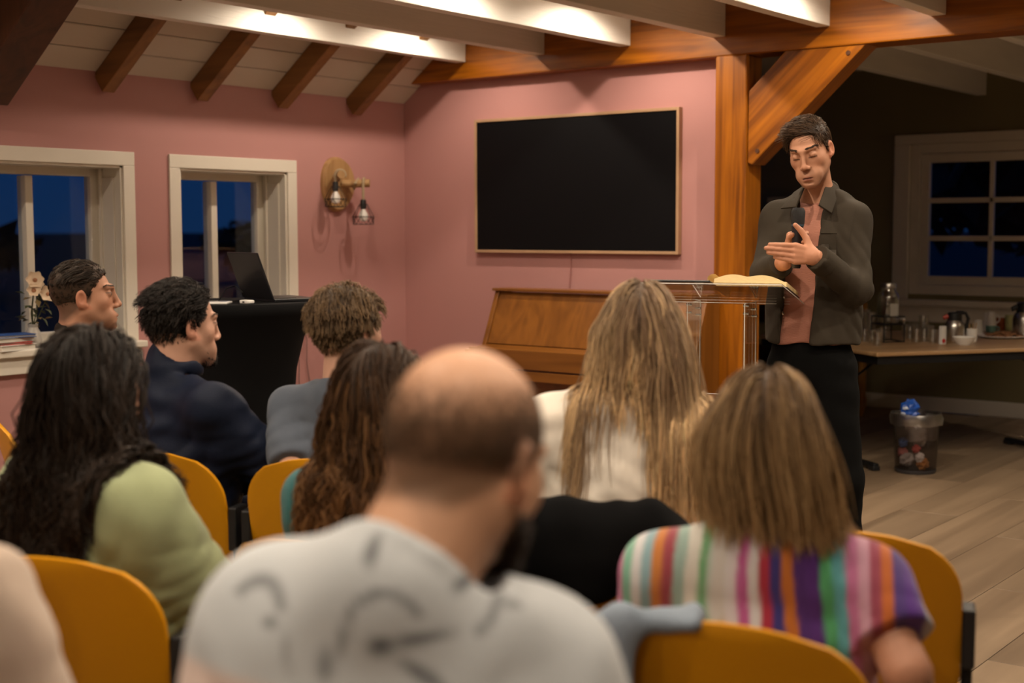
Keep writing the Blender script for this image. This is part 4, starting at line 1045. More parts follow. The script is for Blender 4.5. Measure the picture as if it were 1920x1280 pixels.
def hair_cols(N, K, root, tip, rg, var=.18, own=None, ng=None, streak=None, pw=1.0):
    u = (np.linspace(0, 1, K)**pw)[None, :, None]; c = np.array(root)*(1-u)+np.array(tip)*u; c = np.repeat(c, N, 0) if c.shape[0] == 1 else c
    v = rg.normal(1, var, (N, 1, 1))
    if own is not None: v = v*(rg.normal(1, var*1.2, ng)[own][:, None, None])
    c = c*np.clip(v, .35, 2.0)
    if streak is not None:
        m = (rg.uniform(size=(N, 1, 1)) < streak[1]) if own is None else (rg.uniform(size=ng) < streak[1])[own][:, None, None]
        c = np.where(m, c*.35+np.array(streak[0])*.65, c)
    return np.clip(c, .001, 1)
# ------------------------------------------------------------------ hands
def hand_fn(W, d, n, thumb, curl=(.25, .35, .25), spread=.06, s=1.0, thumb_open=.6, from_arm=None):
    """W wrist, d finger direction, n back-of-hand normal, thumb = side the thumb is on; fingers curl towards -n"""
    W = np.asarray(W, float); d = unit(d); n = unit(np.asarray(n)-d*(np.asarray(n)@d)); sd = unit(np.cross(d, n)); sd = sd if sd@np.asarray(thumb) > 0 else -sd
    f = SDF(ecap(W+d*.012*s, W+d*.080*s, sd, .026*s, .016*s, .038*s, .0125*s), k=.012)
    if from_arm is not None: f.u(cone(from_arm, W+d*.012, .030*s, .026*s), .02)
    lens = ((.042, .026, .021), (.046, .029, .022), (.043, .027, .021), (.034, .021, .018)); offs = (.028, .0095, -.0095, -.027); base = (.086, .090, .086, .078)
    pts = [W]
    for q in range(4):
        p = W+d*base[q]*s+sd*offs[q]*s; ang = 0; dd = unit(d+sd*spread*(1.5-q)); r = .0102*s if q < 3 else .0088*s
        f.u(cone(W+d*.045*s+sd*offs[q]*.8*s, p, .010*s, r*1.08), .006)
        for j in range(3):
            ang += curl[j]*(1+.12*q); v = dd*math.cos(ang)-n*math.sin(ang); p2 = p+v*lens[q][j]*s
            f.u(cone(p, p2, r*(1-.07*j), r*(.93-.07*j)), .0025); p = p2; pts.append(p)
    t0 = W+d*.022*s+sd*.020*s-n*.006*s; t1 = t0+unit(d*.55+sd*thumb_open-n*.25)*.046*s; t2 = t1+unit(d*.85+sd*thumb_open*.8-n*.2)*.034*s; t3 = t2+unit(d+sd*thumb_open*.6-n*.15)*.028*s
    f.u(cone(t0, t1, .017*s, .0125*s), .012).u(cone(t1, t2, .0115*s, .0105*s), .004).u(cone(t2, t3, .0105*s, .0085*s), .003)
    return f, pts+[t3, W+d*.08+sd*.04, W-d*.03-sd*.04, W-n*.03, W+n*.03]
def shoe_fn(ankle, fwd, s=1.0):
    a = np.array((ankle[0], ankle[1], 0.)); fwd = unit((fwd[0], fwd[1], 0)); sd = np.array((fwd[1], -fwd[0], 0))
    f = SDF(ecap(a-fwd*.035*s+A3(0, 0, .045), a+fwd*.10*s+A3(0, 0, .038), sd, .036*s, .045, .045*s, .036), k=.02)
    f.u(ell(a+fwd*.15*s+A3(0, 0, .030), (.045*s, .06*s, .030), np.stack([sd, fwd, A3(0, 0, 1)], 1)), .03)
    f.u(cone(a+A3(0, 0, .05), a+A3(0, 0, .10), .042*s, .040*s), .02); f.cut(half((0, 0, .001), (0, 0, -1)), .004)
    return f, [a-fwd*.1, a+fwd*.24, a+sd*.07, a-sd*.07, a+A3(0, 0, .15)]
# ================================================================== PEOPLE
cloth = lambda name, c, rough=.85, bump=None, sheen=None: mat(name, c, rough, spec=.12 if max(c) < .03 else .22, sheen=(sheen if sheen is not None else (.0 if max(c) < .05 else .12)), noise=(14, .07), bump=bump or (420, .09))
def cloth_attr(name, rough=.85): return mat(name, (.5, .5, .5), rough, spec=.25, sheen=.2, attr='Col', bump=(420, .06))
black_trouser = cloth('black_trousers', (.004, .004, .0045)); jeans = cloth('blue_jeans', (.035, .055, .10)); shoe_b = mat('black_shoe', (.012, .011, .010), .5); shoe_w = mat('white_shoe', (.6, .58, .55), .6)
class Frame:
    """person root: origin on the floor, local y = heading"""
    def __init__(s, xy, heading):
        s.o = np.array((xy[0], xy[1], 0.0)); a = heading_rz(heading); s.rz = a; s.heading = heading
        s.R = np.array([[math.cos(a), -math.sin(a), 0], [math.sin(a), math.cos(a), 0], [0, 0, 1]])
    def px(s, x, y, d): return (at(x, y, d)-s.o)@s.R
    def loc(s, w_): return (np.asarray(w_)-s.o)@s.R
def in_head(f, hc, Rh, s=1.0):
    def g(P):
        r = np.sqrt(((P-hc)**2).sum(1)); out = r-.125*s; m = r < .21*s
        if m.any(): out[m] = f(((P[m]-hc)@Rh)/s)*s
        return out
    return g
def add_hair_object(name, parts, root):
    V = []; F = []; C = []; k = 0
    for v, f, c in parts: V.append(v); F.append(f+k); C.append(c); k += len(v)
    return link(name, np_mesh(name, np.concatenate(V), np.concatenate(F), HAIR, np.concatenate(C)), root)
def cap_part(H, hc, Rh, s, color, thick, dz=0.0, hz=None, h=.006, tf=None):
    sk = H
    def f(Q):
        t = thick if tf is None else thick+tf(Q)
        return smax(sk(Q)-t, -scalp(Q, dz, hz)*.8, .006)
    ax = [np.arange(-.12, .1201, h), np.arange(-.16, .13, h), np.arange(-.12, .18, h)]
    V, F = mesh_sdf(f, *ax); return V*s@Rh.T+hc, F, np.tile(np.array(color), (len(V), 1))
def short_hair(P, n, lenfn, dirfn, rootc, tipc, rad=.0011, K=6, dz=0.0, hz=None, cap=.006, tf=None, off=(.002, .012), ng=220, amt=.5, seed=0, var=.16, extra=None, capc=None, seedf=None, wav=0.0, jitter=.14, capf=.4):
    rg = np.random.default_rng(seed); hc, Rh, s, sk = P['hc'], P['Rh'], P['s'], P['skull']
    r0 = roots(sk, n, rg, dz, hz, seedf); L = lenfn(r0)*rg.uniform(.75, 1.2, n); o = rg.uniform(*off, n)
    if tf is not None: o = o+np.maximum(0, tf(r0))*rg.uniform(.45, 1.05, n)
    jit = rg.normal(0, jitter, (n, 3))
    def df(Q, u, D): w_ = dirfn(Q, u)+jit; return w_ if D is None else .45*D+.55*w_/(np.linalg.norm(w_, axis=1)[:, None]+1e-9)
    p = grow(r0, df, L, K, [sk], o, rg)
    if ng: p, own = clump(p, ng, rg, amt)
    else: own = None
    if wav:
        ph = rg.uniform(0, 6.28, (ng, 3))[own]; u = np.linspace(0, 1, K)[None, :, None]; p = p+wav*u*np.sin(u*9+ph[:, None, :])
    cols = hair_cols(n, K, rootc, tipc, rg, var, own, ng)
    rad_ = rad*rg.uniform(.7, 1.3, (n, 1))*np.linspace(1, .35, K)[None]
    v, f, c = strand_mesh(p*s@Rh.T+hc, rad_, cols)
    parts = [(v, f, c)]
    if cap: parts.append(cap_part(sk, hc, Rh, s, capc or np.array(rootc)*.7, cap, dz+.004, hz, tf=(None if tf is None else (lambda Q: np.maximum(0, tf(Q))*capf))))
    if extra: parts += extra
    return add_hair_object('hair', parts, P['root'])
def fuzz(P, n, mask, L, c, rad=.0012, seed=0, name='beard', down=.6):
    rg = np.random.default_rng(seed); hc, Rh, s, sk = P['hc'], P['Rh'], P['s'], P['skull']; out = []; got = 0
    while got < n:
        d = rg.normal(size=(n*4, 3)); d /= np.linalg.norm(d, axis=1)[:, None]; q = on_surface(sk, d, np.array((0, 0., 0.))); q = q[rg.uniform(size=len(q)) < mask(q)]; out.append(q); got += len(q)
    r0 = np.concatenate(out)[:n]; g = grad(sk, r0); dr = g*.7+np.array((0, .1, -down))+rg.normal(0, .25, (n, 3)); dr /= np.linalg.norm(dr, axis=1)[:, None]
    LL = (L*rg.uniform(.6, 1.2, n))[:, None]; p = np.stack([r0-g*.001, r0+dr*LL*.5, r0+dr*LL], 1)
    v, f, cc = strand_mesh(p*s@Rh.T+hc, rad*np.ones((n, 3))*np.array([[1, .9, .4]]), hair_cols(n, 3, c, c, rg, .25))
    return add_hair_object(name, [(v, f, cc)], P['root'])
def brows(P, c, seed=0, n=90):
    for q in (-1, 1):
        rg = np.random.default_rng(seed+q); t = rg.uniform(0, 1, n); r0 = np.stack([q*(.013+.034*t), .0930-.030*t**2, (.0385+.004*np.sin(t*2.4)-.002*t)+rg.normal(0, .0016, n)], 1)
        f = P['head']
        for _ in range(4): r0 = r0-grad(f, r0)*f(r0)[:, None]
        dr = np.stack([q*np.ones(n), -.45*np.ones(n), .25-.5*t], 1)*.010; p = np.stack([r0, r0+dr*.5+grad(f, r0)*.0012, r0+dr], 1)
        v, fc, cc = strand_mesh(p*P['s']@P['Rh'].T+P['hc'], np.tile(np.array([[.0008, .0011, .0004]]), (n, 1)), hair_cols(n, 3, c, c, rg, .2))
        add_hair_object('eyebrow', [(v, fc, cc)], P['root'])
def long_hair(P, n, length, rootc, tipc, collide, rad=.0019, K=18, wave=(.0, 4.0), part=0.0, back=.5, seed=0, ng=150, amt=.65, off=(.004, .03), streak=None, side=0.0, var=.16, lenfn=None, pw=1.0, spread=.5, hz=None, gather=None, capt=.003, stiff=.55, lv=.78):
    rg = np.random.default_rng(seed); hc, Rh, s, sk = P['hc'], P['Rh'], P['s'], P['skull']
    r0 = roots(sk, n, rg, .004, hz); L = length*rg.uniform(lv, 1.08, n)
    if lenfn is not None: L = L*lenfn(r0)
    o = rg.uniform(*off, n); jit = rg.normal(0, .10, (n, 3)); sx_ = np.sign(r0[:, 0]-part)*np.clip(np.abs(r0[:, 0]-part)/.03, .3, 1)
    frontness = np.clip((r0[:, 1]+.02)/.08, 0, 1)
    w0 = r0*s@Rh.T+hc
    def df(Pw, u, D):
        q = (Pw-hc)@Rh/s; top = np.clip((q[:, 2]+.02)/.08, 0, 1)
        hd = np.stack([sx_*spread*(.3+top), -(back*(.35+frontness))*(.3+top), -np.ones(n)], 1)   # head frame while on the head
        wd = hd@Rh.T; g = np.array((0, 0, -1.0)); m = top[:, None]; t = wd*m+(g+np.array((side, 0, 0)))*(1-m)
        if gather is not None:
            t = t+np.clip((.0-q[:, 2:3])/.1, 0, 1)*(np.asarray(gather)[None]-Pw)*np.array((2.2, 1.2, 0))
        t = t/np.linalg.norm(t, axis=1)[:, None]+jit*.5
        return t if D is None else stiff*D+(1-stiff)*t
    skw = in_head(sk, hc, Rh, s)
    p = grow(w0, df, L, K, [skw]+collide, o, rg)
    p, own = clump(p, ng, rg, amt)
    u = np.linspace(0, 1, K)[None, :, None]
    if wave[0]:
        ph = rg.uniform(0, 6.28, (ng, 3))[own][:, None, :]+rg.normal(0, .35, (n, 1, 3)); fr = (wave[1]*rg.uniform(.75, 1.3, ng))[own][:, None, None]
        p = p+wave[0]*np.clip(u*2.2-.25, 0, 1)*np.sin(u*6.283*fr+ph*np.array((1, 1, .3)))*np.array((1, .8, .35))
        for f in collide:
            for i in range(4, K):
                d = f(p[:, i]); m = d < .003
                if m.any(): p[m, i] += grad(f, p[m, i])*(.003-d[m])[:, None]
    cols = hair_cols(n, K, rootc, tipc, rg, var, own, ng, streak, pw)
    rad_ = rad*rg.uniform(.6, 1.35, (n, 1))*np.interp(np.linspace(0, 1, K), [0, .15, .75, 1], [.8, 1, .9, .25])[None]
    parts = [strand_mesh(p, rad_, cols), cap_part(sk, hc, Rh, s, np.array(rootc)*.75, capt, .008, hz)]
    return add_hair_object('hair', parts, P['root'])
# ------------------------------------------------------------------ seated listeners
def seated(label, head_px, heading, hhead, pitch=5, roll=0, sw=.19, bw=.165, bd=.115, lean=0.0, dx=0.0, hf=.0, s=1.0, w=1.0, jaw=1.0, skin=(.47, .25, .17), top=None, folds=(.006, 12, 45, (1, 1, 1)),
           sleeve='long', top_r=(.060, .050, .044), tor=.0, trouser=None, neck_r=.056, hres=.004, gres=.010, stubble=0.0, stub_c=(.14, .09, .06), joints=None, colfn=None, shoe=None, nose=1.0, lips=1.0, collar=None,
           skin_extra=None, head_up=.165, shrug=.0, hem=None, chair=None, chair_h=None, c7x=None, tee_cut=.5, sh_drop=.055, cfg=None):
    Hw = at(*head_px); hy = -.10+lean+.065+hf; a = heading_rz(heading)
    Rz = np.array([[math.cos(a), -math.sin(a)], [math.sin(a), math.cos(a)]]); xy = Hw[:2]-Rz@np.array((dx, hy))
    Fm = Frame(xy, heading); hc = np.array((dx, hy, Hw[2])); Rh = rot(hhead-heading, pitch, roll)
    root = thing('person', label, 'person', (xy[0], xy[1], 0), Fm.rz)
    C7 = np.array((dx*.8 if c7x is None else c7x, -.10+lean, Hw[2]-head_up)); J = {}
    for q, n_ in ((1, 'R'), (-1, 'L')):
        S = C7+A3(q*sw, .035, -sh_drop+shrug); J['S'+n_] = S; J['E'+n_] = S+A3(q*.055, .07, -.27); J['W'+n_] = A3(q*.13, J['E'+n_][1]+.22, .60)
        J['H'+n_] = A3(q*.088, -.03, .535); J['K'+n_] = A3(q*.135, .40, .515); J['A'+n_] = A3(q*.135, .36, .09)
    for k_, v in (joints or {}).items(): J[k_] = Fm.px(*v) if len(v) == 3 and abs(v[0]) > 3 else np.array(v, float)
    pel = A3(0, -.045, .55); chest = np.array((C7[0]*.9, C7[1]+.055, C7[2]-.17)); sid = unit(J['SR']-J['SL'])
    head = head_fn(w, jaw, nose, False, lips); skull = skull_fn(w, jaw); hw_ = in_head(head, hc, Rh, s)
    nb = hc+Rh@A3(0, -.022, -.045)*s
    body = SDF(hw_, k=.02); body.u(cone(nb, C7+A3(0, .025, -.03), neck_r*.95, neck_r*1.08), .03)
    body.u(ecap(pel, chest, sid, bw*.86, bd*.82, bw*.86, bd*.84), .05).u(cone(J['SL'], J['SR'], .045, .045), .05)
    for n_ in 'LR':
        body.u(cone(C7+A3(0, .022, -.01), J['S'+n_], .036, .042), .03)
        body.u(cone(J['S'+n_], J['E'+n_], .044, .038), .02).u(cone(J['E'+n_], J['W'+n_], .036, .026), .015)
        body.u(cone(J['H'+n_], J['K'+n_], .072, .052), .03).u(cone(J['K'+n_], J['A'+n_], .05, .036), .02)
    pts = np.stack(list(J.values())+[hc+A3(.13, .15, .16), hc-A3(.13, .15, .16), pel-A3(.2, .15, .08)])
    lo, hi = pts.min(0)-.09, pts.max(0)+.09; lo[2] = .06
    fr = [(hc[i]-(.11, .13, .14)[i]*s, hc[i]+(.11, .13, .14)[i]*s) for i in range(3)]
    arm_fine = .020 if sleeve == 'long' else .012
    V, Fc = mesh_sdf(body, *[axis_pts(lo[i], hi[i], hres, fr[i][0], fr[i][1], arm_fine) for i in range(3)])
    parts = [(V, Fc)]
    for q, n_ in ((1, 'R'), (-1, 'L')):
        d = unit(J['W'+n_]-J['E'+n_]); d = unit(d*.6+A3(-q*.35, .6, -.15)); f, hp = hand_fn(J['W'+n_], d, A3(0, .15, 1), A3(-q, 0, 0), (.3, .45, .3), s=.95, from_arm=J['E'+n_]*.25+J['W'+n_]*.75)
        parts.append(mesh_sdf(f, *grid_for(np.stack(hp), .02, .005)))
    V, Fc = join_parts(parts); Q = (V-hc)@Rh/s
    cols = face_cols(Q, skin, stubble=stubble, stub_c=stub_c)
    if skin_extra is not None: cols = skin_extra(Q, cols)
    link('body', np_mesh('body', V, Fc, SKIN, cols), root)
    # garment
    nax_, nb_ = C7+A3(0, .025, -.03), nb
    g = SDF(ecap(pel-A3(0, 0, .06), chest, sid, bw+tor, bd+tor*.6, bw+.008, bd+.008), k=.05)
    g.u(ecap(chest, C7+A3(0, .03, -.06), sid, bw+.004, bd, sw*.72, .072), .06)
    for n_ in 'LR':
        g.u(cone(C7+A3(0, .022, .0), J['S'+n_], .052, top_r[0]-.004), .07)
        if sleeve == 'long': g.u(cone(J['S'+n_], J['E'+n_], top_r[0], top_r[1]), .05).u(cone(J['E'+n_], J['E'+n_]*.08+J['W'+n_]*.92, top_r[1], top_r[2]), .015)
        else:
            e = J['S'+n_]*(1-tee_cut)+J['E'+n_]*tee_cut; dd = unit(J['E'+n_]-J['S'+n_]); slv = SDF(cone(J['S'+n_], e+dd*.08, top_r[0], top_r[1]), k=.01); slv.cut(half(e, dd), .004); g.u(slv, .03)
    nax = C7+A3(0, .025, -.03); ndir = unit(unit(nb-nax)+A3(0, .28, 0)); ncen = nax+unit(nb-nax)*.052
    nu = unit(nb-nax); g.sub(lambda P: np.maximum(np.sqrt((((P-nax)-((P-nax)@nu)[:, None]*nu)**2).sum(1))-(neck_r+.022), -(P-ncen-ndir*.010)@ndir), .008)
    if hem: g.cut(half((0, 0, hem), (0, 0, -1)), .01)
    if collar: g.u(ring(ncen+ndir*collar[2], ndir, neck_r+collar[0], collar[1], collar[3] if len(collar) > 3 else 1.0), .010)
    wv = waves(abs(hash(label)) % 1 + int(head_px[0]*7+head_px[1]) % 9973, folds[1], 12, folds[2], folds[3]); wv2 = waves(int(head_px[0]) % 977+5, 8, 50, 95, folds[3])
    amp = folds[0]; g.add(lambda P: -amp*(wv(P)+.35*wv2(P)))
    for n_ in 'LR':
        q_ = 1 if n_ == 'R' else -1
        for (c_, ax_, k_, rd_, am_) in ((J['E'+n_], J['E'+n_]-J['S'+n_], 75, .10, 1.5), (J['S'+n_]*.55+J['E'+n_]*.45, A3(q_*.5, 0, 1), 60, .09, 1.2), (A3(q_*bw*.7, C7[1], C7[2]-.20), A3(-q_*.6, 0, 1), 48, .11, 1.3), (A3(0, -.12, C7[2]-.36), A3(.1, 0, 1), 42, .17, 1.1)):
            g.add(lambda P, c_=c_, ax_=unit(ax_), k_=k_, rd_=rd_, am_=am_: -amp*am_*np.exp(-((P-c_)**2).sum(1)/rd_**2)*np.abs(np.sin(((P-c_)@ax_)*k_+2.5*np.sin(P[:, 0]*13+P[:, 2]*7))))
    gp = np.stack([J[k_] for k_ in ('SR', 'SL', 'ER', 'EL', 'WR', 'WL')]+[pel-A3(bw+.05, .14, .13), pel+A3(bw+.05, .16, 0), C7+A3(0, 0, .1)])
    sdf_obj('top', g, gp, .09, gres, top, root, colfn and (lambda VV: colfn(VV, J, C7, Fm)))
    # trousers and shoes
    t = SDF(ecap(pel-A3(0, 0, .02), pel+A3(0, 0, .06), A3(1, 0, 0), bw*.98, bd, bw*.93, bd*.95), k=.04)
    for n_ in 'LR': t.u(cone(J['H'+n_], J['K'+n_], .086, .068), .03).u(cone(J['K'+n_], J['A'+n_]+A3(0, 0, .01), .066, .056), .02)
    tw = waves(int(head_px[1]) % 1000, 10, 15, 60); t.add(lambda P: -.003*tw(P)); t.cut(half((0, 0, .085), (0, 0, -1)), .004)
    tp_ = np.stack([J[k_] for k_ in ('HR', 'HL', 'KR', 'KL', 'AR', 'AL')]+[pel])
    sdf_obj('trousers', t, tp_, .11, .015, trouser or black_trouser, root)
    for n_ in 'LR': f, hp = shoe_fn(J['A'+n_], (0, 1)); sdf_obj('shoe', f, np.stack(hp), .01, .008, shoe or shoe_b, root)
    P = dict(root=root, hc=hc, Rh=Rh, s=s, skull=skull, head=head, garment=g, frame=Fm, J=J, C7=C7, body=body)
    if chair: place_chair(xy, heading if chair_h is None else chair_h, chair)
    return P
# ------------------------------------------------------------------ the speaker
sp0 = at(1538, 640, 5.12); SF = Frame(sp0[:2], 0); sroot = thing('person', 'standing man in dark olive overshirt speaking into a microphone', 'person', (sp0[0], sp0[1], 0), SF.rz)
px = SF.px
fdir = unit((-.42, -.91, 0)); sR = unit((-.91, .42, 0))                # facing, and his right
hc = px(1519, 287, 5.06); Rh = rot(207, 19, 9); hs = 1.0
NB = px(1537, 366, 5.15); SR_, SL_ = px(1462, 412, 5.20), px(1600, 412, 5.05)
ER_, WR_ = px(1437, 512, 5.10), px(1470, 492, 4.955); EL_, WL_ = px(1603, 540, 4.97), px(1530, 481, 4.83)
PEL = px(1521, 668, 5.13); CHS = px(1530, 455, 5.135)
HR, KR, AR = px(1486, 695, 5.17), px(1494, 905, 5.16), px(1496, 1118, 5.22); HL, KL, AL = px(1562, 695, 5.08), px(1584, 905, 5.04), px(1590, 1118, 5.10)
AR[2] = AL[2] = .09
skull = skull_fn(.95, .92); head = head_fn(.95, .92, 1.15, True, .9)
body = SDF(in_head(head, hc, Rh, hs), k=.02)
body.u(cone(hc+Rh@A3(0, -.022, -.05), NB+A3(0, 0, -.02), .050, .056), .03)
body.u(ecap(PEL, CHS, sR, .135, .095, .135, .098), .05).u(cone(SR_, SL_, .045, .045), .05)
for S, E_, W_ in ((SR_, ER_, WR_), (SL_, EL_, WL_)): body.u(cone(NB+A3(0, 0, -.01), S, .04, .042), .04).u(cone(S, E_, .042, .037), .02).u(cone(E_, W_, .036, .026), .015)
for H_, K_, A_ in ((HR, KR, AR), (HL, KL, AL)): body.u(cone(H_, K_, .075, .05), .03).u(cone(K_, A_, .048, .034), .02)
pts = np.stack([SR_, SL_, ER_, EL_, WR_, WL_, PEL, HR, AR, AL, hc+A3(.14, .14, .15), hc-.14]); lo, hi = pts.min(0)-.12, pts.max(0)+.12; lo[2] = .05
fr = [(hc[i]-.125, hc[i]+.125) for i in range(3)]
parts = [mesh_sdf(body, *[axis_pts(lo[i], hi[i], .0031, fr[i][0], fr[i][1], .012) for i in range(3)])]
# left hand: flat, fingers to the left, thumb up
dl = unit(px(1452, 470, 4.80)-WL_)
lf, lp_ = hand_fn(WL_, dl, A3(.15, -1, .05), A3(0, 0, 1), (.08, .14, .12), -.055, .98, 1.25, EL_*.22+WL_*.78)
parts.append(mesh_sdf(lf, *grid_for(np.stack(lp_+[WL_-dl*.06]), .03, .003)))
# right hand: closed around the microphone
rf = SDF(ecap(WR_, px(1486, 458, 4.915), A3(0, .3, 1), .026, .020, .036, .016), k=.014); rf.u(cone(ER_*.2+WR_*.8, WR_, .028, .026), .02); rp_ = [WR_]
for i, yy in enumerate((436, 449, 462, 475)):
    q = [px(1480, yy+4, 4.905), px(1499, yy-1, 4.918), px(1512, yy+1, 4.885), px(1506, yy+5, 4.857)]
    for a_, b_, r1, r2 in ((q[0], q[1], .0105, .0098), (q[1], q[2], .0095, .009), (q[2], q[3], .0088, .0078)): rf.u(cone(a_, b_, r1, r2), .003)
    rp_ += q
tq = [px(1474, 470, 4.93), px(1480, 446, 4.90), px(1486, 440, 4.87)]; rf.u(cone(tq[0], tq[1], .014, .0115), .008).u(cone(tq[1], tq[2], .0105, .009), .003); rp_ += tq
parts.append(mesh_sdf(rf, *grid_for(np.stack(rp_+[ER_*.2+WR_*.8]), .035, .003)))
V, Fc = join_parts(parts); Q = (V-hc)@Rh/hs
cols = face_cols(Q, (.53, .265, .165), lipc=(.40, .15, .12), stubble=.22, stub_c=(.2, .12, .08), closed=True)
isH = np.linalg.norm(V-(WL_+dl*.08), axis=1) < .16
cols[isH] = np.array((.54, .25, .15))
link('body', np_mesh('body', V, Fc, SKIN, cols), sroot)
SP = dict(root=sroot, hc=hc, Rh=Rh, s=hs, skull=skull, head=head)
brows(SP, (.045, .028, .018), 3)
def sp_dir(Q, u):
    top = np.clip((Q[:, 2]-.055)/.04, 0, 1)[:, None]; side_ = np.stack([np.sign(Q[:, 0])*.05, -.25*np.ones(len(Q)), -np.ones(len(Q))], 1)
    fr_ = np.clip((Q[:, 1]-.0)/.08, 0, 1)[:, None]
    tp_ = np.stack([np.ones(len(Q))*.95, .05+.12*fr_[:, 0]-.25*u, .30+.75*fr_[:, 0]-.9*u], 1); return tp_*top+side_*(1-top)
short_hair(SP, 4300, lambda q: np.where(q[:, 2] > .065, .052+.012*(q[:, 1] > .03), .011), sp_dir, (.040, .022, .012), (.105, .058, .030), .0011, 6, cap=.005,
           tf=lambda q: .016*np.clip((q[:, 2]-.05)/.05, 0, 1), off=(.002, .009), hz=[-.062, -.060, -.030, -.004, .006, .048, .078, .094, .105], ng=300, amt=.55, seed=2, capc=(.030, .017, .010))
# tee
tee = SDF(ecap(px(1520, 650, 5.12), CHS, sR, .150, .108, .150, .112), k=.04); tee.u(ecap(CHS, NB+A3(0, 0, -.05), sR, .15, .11, .12, .07), .05)
tee.u(ring(NB+fdir*.012+A3(0, 0, -.022), unit(A3(0, 0, 1)+fdir*.55), .058, .009), .02)
zh = px(1520, 641, 5.1)[2]; tee.cut(half((0, 0, zh-.004), (0, 0, -1)), .006); tee.cut(half(NB+A3(0, 0, .012), unit(A3(0, 0, 1)+fdir*.6)), .006)
tw = waves(3, 10, 15, 60, (1, 1, 1.2)); tee.add(lambda P: -.0035*tw(P))
teem = cloth('pink_knit', (.40, .175, .125), .9, (260, .35, (.3, .3, 1.6)))
tpts = np.stack([PEL-A3(.17, .15, .06), PEL+A3(.17, .15, 0), NB+A3(.1, .1, .08), SR_, SL_]); sdf_obj('tee', tee, tpts, .05, .006, teem, sroot)
# overshirt, open at the front
jk = SDF(ecap(px(1522, 640, 5.13), CHS, sR, .178, .134, .170, .130), k=.04); jk.u(ecap(CHS, NB+A3(0, 0, -.06), sR, .165, .125, .125, .085), .05)
for S, E_, W_, wr in ((SR_, ER_, WR_, .86), (SL_, EL_, WL_, .99)):
    jk.u(cone(NB+A3(0, 0, -.022), S, .045, .058), .05).u(cone(S, E_, .064, .056), .035)
    e2 = E_*(1-wr)+W_*wr; dd = unit(W_-E_); cf = SDF(cone(E_, e2+dd*.06, .056, .040), k=.01); cf.cut(half(e2, dd), .004); jk.u(cf, .018)
jk.cut(half((0, 0, zh), (0, 0, -1)), .006); jk.cut(half(NB+A3(0, 0, .040), unit(A3(0, 0, 1)+fdir*.75)), .008)
oc = px(1511, 520, 5.1)
def opening(P):
    q = P-oc; u = q@sR; v = q@fdir; z = q[:, 2]
    wd = np.interp(z, [-.25, -.05, .10, .20, .28, .36], [.062, .060, .050, .042, .048, .066]); c0 = np.interp(z, [-.25, 0, .25], [.020, .010, -.016])
    return np.maximum(np.abs(u-c0)-wd, np.interp(z, [-.25, .08, .20, .32], [.03, .02, -.03, -.07])-v)
jk.sub(opening, .010)
jw, jw2 = waves(21, 12, 14, 50, (1.2, 1.2, .45)), waves(22, 10, 40, 90, (1.2, 1.2, .5)); jk.add(lambda P: -.0045*jw(P)-.0018*jw2(P))
def creases(E_, ax, amp, k, rad, ph=0.0):
    ax = unit(ax)
    def f(P):
        q = P-E_; return -amp*np.exp(-(q**2).sum(1)/rad**2)*np.abs(np.sin((q@ax)*k+ph+3*np.sin(q[:, 0]*14+q[:, 2]*9)))
    return f
jk.add(creases(EL_, (EL_-SL_)+A3(.15, .1, 0), .009, 46, .10)); jk.add(creases(ER_, (ER_-SR_)-A3(.15, 0, 0), .009, 46, .10)); jk.add(creases(EL_*.5+SL_*.5, (.9, 0, .6), .005, 38, .10, 1.0)); jk.add(creases(px(1585, 590, 5.05), (.9, 0, .5), .006, 34, .12)); jk.add(creases(px(1475, 560, 5.1), (.9, 0, .3), .005, 40, .12))
olivec = cloth('olive_overshirt', (.036, .028, .019), .85, (500, .10))
sdf_obj('overshirt', jk, np.stack([SR_, SL_, ER_, EL_, WR_, WL_, PEL-A3(.2, .16, .05), PEL+A3(.2, .16, 0), NB+A3(0, 0, .08)]), .085, .006, olivec, sroot)
def surf(x, y, f, gap=.0):
    D = np.linspace(4.6, 5.4, 320); Pp = np.stack([px(x, y, d) for d in D]); v = f(Pp); i = int(np.argmax(v < 0)); return px(x, y, D[i]-gap)
for (E_, W_, wr) in ((ER_, WR_, .86), (EL_, WL_, .99)):
    c_ = E_*(1-wr)+W_*wr; d_ = unit(W_-E_); cu_ = SDF(cone(c_-d_*.055, c_-d_*.004, .0500, .0475), k=.01); cu_.cut(half(c_, d_), .003); cu_.cut(half(c_-d_*.062, -d_), .003)
    sdf_obj('cuff', cu_, np.stack([c_-.07, c_+.07]), .01, .004, olivec, sroot)
def patch(name, pp, th, m, parent, bev=.0015, mid=None):
    pp = [np.array(p) for p in pp]; n_ = unit(np.cross(pp[1]-pp[0], pp[-1]-pp[0])); n_ = n_ if n_[1] < 0 else -n_
    k = len(pp); vs = [tuple(p) for p in pp]+[tuple(p-n_*th) for p in pp]
    MB().add(vs, [tuple(range(k)), tuple(range(2*k-1, k-1, -1))]+[(i, (i+1) % k, (i+1) % k+k, i+k) for i in range(k)]).build(name, m, parent, True, bevel=bev)
patch('collar', [px(1553, 334, 5.13), px(1575, 353, 5.11), px(1560, 399, 4.985), px(1536, 383, 4.985), px(1545, 358, 5.05)], .007, olivec, sroot)
patch('collar', [px(1509, 346, 5.10), px(1500, 366, 5.035), px(1491, 387, 5.005), px(1463, 390, 5.06), px(1488, 360, 5.14)], .007, olivec, sroot)
cb = SDF(ring(NB+A3(0, .002, .016), unit(A3(0, 0, 1)+fdir*.6), .064, .008, 2.0), k=.01); cb.sub(lambda P: .02-(P-NB)@fdir, .01)
sdf_obj('collar_band', cb, np.stack([NB-.09, NB+.09]), .02, .005, olivec, sroot)
